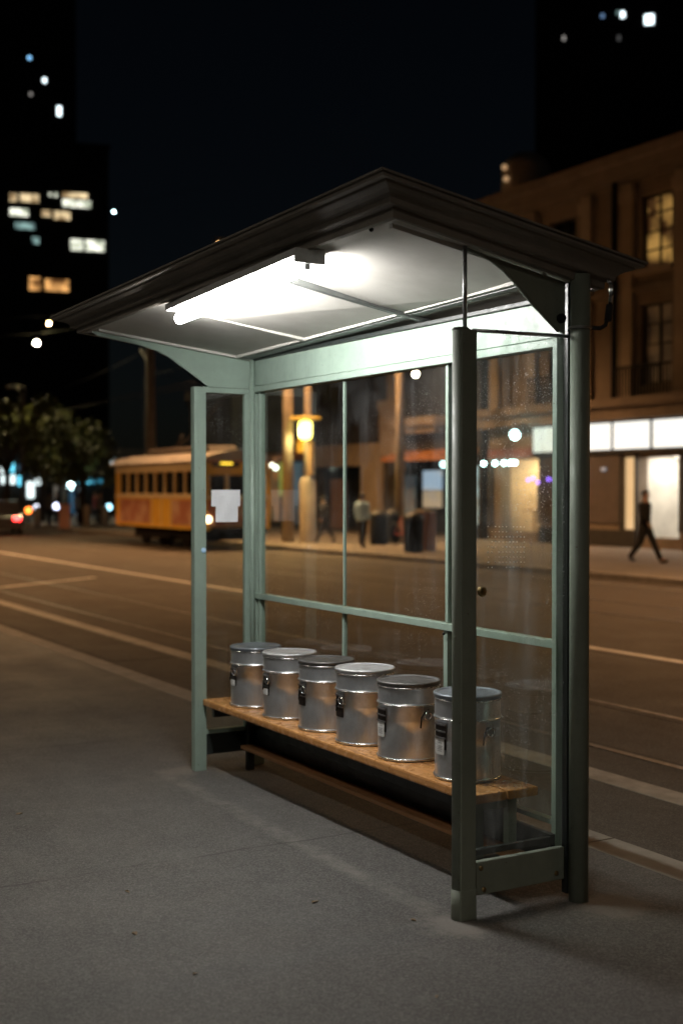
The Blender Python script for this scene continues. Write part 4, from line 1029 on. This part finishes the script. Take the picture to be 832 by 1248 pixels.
lit(shop2,loc2,85,597,90,626,eB,'lit_doorway'); lit(shop2,loc2,95,592,99,630,emit('dim_doorway',(.08,.12,.15),.4),'lit_doorway'); lit(shop2,loc2,66,585,71,612,emit('dim_column',(.3,.27,.22),.3),'lit_doorway')
shop3, loc3 = far_building(134, 245, 548, 88, 'corner_shop', 'dark building behind the tram with a bright cyan upright sign', M['far_dark'])
lit(shop3,loc3,136,549,141,567,eW); lit(shop3,loc3,143,551,172,570,eB); lit(shop3,loc3,152,551,160,560,eC)
bh, lb = far_building(232, 330, 478, 80, 'rear_building', 'dim dark building behind the tram seen through the end glass', mat('far_brown_wall', (.06,.045,.04), .9))
q = ond(87,640,80); bulb_lamp((q.x,q.y,FZ), ond(87,592,80).z-FZ, 'white globe light on a short post before the dark shop', 'cyanlamp', 40, (.7,.95,1), rad=.22, grp='distant street lights at the left')
# bollards and low things along the plaza
def bollard(px, py, d, h, r_, m, label):
    q = ond(px, py, d); q.z = FZ
    o = MB().lathe([(0,0),(r_,0),(r_,h*.88),(r_*.8,h*.96),(0,h)], 14).build('bollard', m, None, q)
    tag(o, label, 'bollard', 'bollards at the far left kerb'); return o
bollard(106,641,60,1.05,.16,M['stone2'],'grey bollard halfway between the pink pillar and the tram')
bollard(128,641,60,1.0,.16,M['plastic_grey'],'pale grey bollard nearest to the tram')
bollard(46,641,60,1.0,.15,M['plastic_grey'],'pale bollard right of the slim lamp post')
q = ond(79,643,58); q.z = FZ
r = empty('ticket_pillar', q, 'pink lit square pillar standing on the far left kerb', 'pillar')
MB().box(-.2,.2,-.2,.2,0,1.0,bev=.03).build('pillar_shaft', mat('pink_stone', (.55,.27,.19), .7), r)
MB().box(-.25,.25,-.25,.25,1.003,1.1,bev=.03).build('pillar_cap', mat('pink_stone_cap', (.5,.22,.15), .7), r)
for k, (px, d, hd, sh, lab) in enumerate(((60,64,.6,'grey_cloth','distant person in grey between the lamp post and pink pillar'),(70,70,2.0,'dark_cloth','distant person in dark clothes just left of the pink pillar'),(97,66,1.0,'blue_cloth','distant person in pale top right of the pink pillar'),(117,68,2.4,'red_cloth','distant person in dull red left of the tram'),(122,62,.2,'grey_cloth','distant person in grey beside the palest bollard'))):
    q = ond(px, 640, d); q.z = FZ
    person(q, radians(60+90*hd), lab, M[sh], M['dark_cloth'], small, hang, group='distant people on the plaza', h=1.6)
for (px, py, d, c, s, lab) in ((35,622,66,(1,.22,.03),5,'orange round lamp low behind the slim pole'),(45,619,68,(.8,.85,1),4,'small white round lamp low right of the slim pole'),(69,617,68,(.7,.75,1),5,'small bluish round lamp left of the pink pillar'),(97,626,68,(.75,.85,1),3,'pale white round lamp right of the pink pillar'),(133,618,70,(.4,.8,1),4,'small cyan lamp low beside the tram nose')):
    p = ond(px,py,d)
    r = empty('path_lamp', (p.x,p.y,FZ), lab, 'lamp', 'low path lamps on the plaza')
    MB().tube([(0,0,0),(0,0,p.z-FZ-.1)], .04, 8).build('stem', M['iron'], r)
    MB().sphere((0,0,p.z-FZ), .17, 12).build('globe', emit('path_lamp_%d'%px, c, s), r)
# car with a glowing tail light at the left edge
q = ond(-22,641,55); q.z = RZ
car = empty('parked_car', q, 'dark car at the left edge with one red tail light glowing', 'car', rz=math.atan2(Rt[1],Rt[0])+pi)
prof_ = [(-2.1,.28),(-2.15,.75),(-1.3,.92),(-.7,1.38),(.9,1.42),(1.7,.98),(2.1,.92),(2.15,.3)]
MB().prism(prof_, 'y', -.85, .85).build('body', mat('car_dark', (.03,.03,.035), .25, coat=1), car)
MB().prism([(-.62,1.30),(-1.1,.96),(1.5,1.0),(.85,1.35)], 'y', -.86, .86).build('side_window', M['dark_pane'], car)
for cx_ in (-1.35,1.35):
    for s in (-1,1): MB().tube([(cx_,s*.88-.0,.32),(cx_,s*.70,.32)], .32, 18).build('wheel', M['rubber'], car)
for s in (-1,1): MB().box(-2.20,-2.12,s*.62-.14,s*.62+.14,.62,.78,bev=.02).build('tail_light', emit('tail_red',(1,.03,.03),14), car)
car.rotation_euler.z = math.atan2(Fw[1],Fw[0])+.35
p = ond(4,625,52); car.location = (p.x-.3+2.1*cos(car.rotation_euler.z), p.y+2.1*sin(car.rotation_euler.z), RZ)
# ------------------------------------------------------------------ towers with lit windows
def tower(px0, px1, ptop, d, label, wins, m='far_dark'):
    r, lc = far_building(px0, px1, ptop, d, 'office_tower', label, M[m], depth=30)
    for (a, b_, c, e_, mt) in wins:
        x0,z1 = lc(a,b_); x1,z0 = lc(c,e_)
        n = max(1, round((x1-x0)/3.2)); w = (x1-x0)/n
        for i in range(n):
            f = MB().box(x0+i*w+.1, x0+(i+1)*w-.1, -.12, -.003, z0, z1).build('lit_window', mt, r)
    return r
w1 = emit_var('window_warm', (1,.78,.45), (.20,.12,.05), 1.2, .45); w2 = emit_var('window_white', (1,1,.85), (.25,.28,.2), 1.7, .5); w3 = emit_var('window_teal', (.5,.8,.75), (.03,.06,.07), .8, .4); w4 = emit_var('window_orange', (1,.5,.16), (.12,.05,.015), 1.2, .45)
tower(-160, 134, 168, 230, 'nearer dark office tower with rows of lit office windows', [
    (10,237,20,247,w1),(23,237,47,248,w1),(58,236,63,240,w2),(65,236,70,241,w2),(75,235,108,243,w1),(75,244,112,254,w2),
    (10,255,34,265,w2),(49,257,62,265,w1),(64,258,86,269,w1),(16,272,42,281,w3),(37,290,47,298,w3),(85,292,102,306,w2),(103,293,129,307,w2),
    (33,338,49,355,w4),(53,341,84,356,w4)])
wb = emit('pin_blue', (.25,.6,1), 2.2); ww = emit('pin_white', (.8,.95,1), 3.2); wd = emit('pin_dim', (.8,.75,.7), .5); wb2 = emit('pin_blue_dim', (.2,.35,.6), .8)
tower(-260, 95, -120, 420, 'taller black tower behind with a few tiny pinpoint lights', [
    (33,70,38,74,wb),(52,96,57,102,ww),(35,114,39,118,wd),(70,130,76,142,ww),(18,193,27,198,wb2)])
tower(650, 900, -160, 300, 'black high tower above the sandstone building, upper right', [
    (684,45,688,50,wd),(731,19,736,23,wb2),(750,15,754,20,w3),(755,16,761,23,ww),(784,20,796,31,ww),(751,45,756,51,emit('pin_faint',(.5,.5,.5),.12))])
# ------------------------------------------------------------------ lights, sky, camera
w = bpy.data.worlds.new('World'); sc.world = w; w.use_nodes = True
n = w.node_tree.nodes; l = w.node_tree.links
sky = n.new('ShaderNodeTexSky'); sky.sky_type = 'NISHITA'; sky.sun_disc = False
sky.sun_elevation = radians(35); sky.sun_rotation = radians(120)
bg = n['Background']; l.new(sky.outputs[0], bg.inputs[0]); bg.inputs[1].default_value = .0005
sun = bpy.data.lights.new('moon', 'SUN'); sun.energy = .004; sun.angle = radians(.5); sun.color = (.8,.88,1)
so = newobj('moon', sun); so.rotation_euler = (radians(55), 0, radians(120))
cam = bpy.data.cameras.new('camera'); co = newobj('camera', cam); sc.camera = co
cam.sensor_fit = 'VERTICAL'; cam.sensor_height = 36; cam.lens = 36*FPX/1248
cam.clip_end = 3000; cam.clip_start = .05
fwd = Vector((Fw[0]*cos(PIT), Fw[1]*cos(PIT), -sin(PIT)))
co.location = (0,0,H); co.rotation_euler = fwd.to_track_quat('-Z','Y').to_euler()
cam.dof.use_dof = True; cam.dof.focus_distance = 5.9; cam.dof.aperture_fstop = 1.5
sc.view_settings.view_transform = 'Standard'; sc.view_settings.look = 'None'; sc.view_settings.gamma = 1; sc.view_settings.use_curve_mapping = False
sc.view_settings.exposure = 0
sc.render.engine = 'CYCLES'
sc.cycles.max_bounces = 8; sc.cycles.transparent_max_bounces = 24; sc.cycles.use_denoising = True
sc.cycles.sample_clamp_indirect = 4; sc.cycles.caustics_reflective = False; sc.cycles.caustics_refractive = False
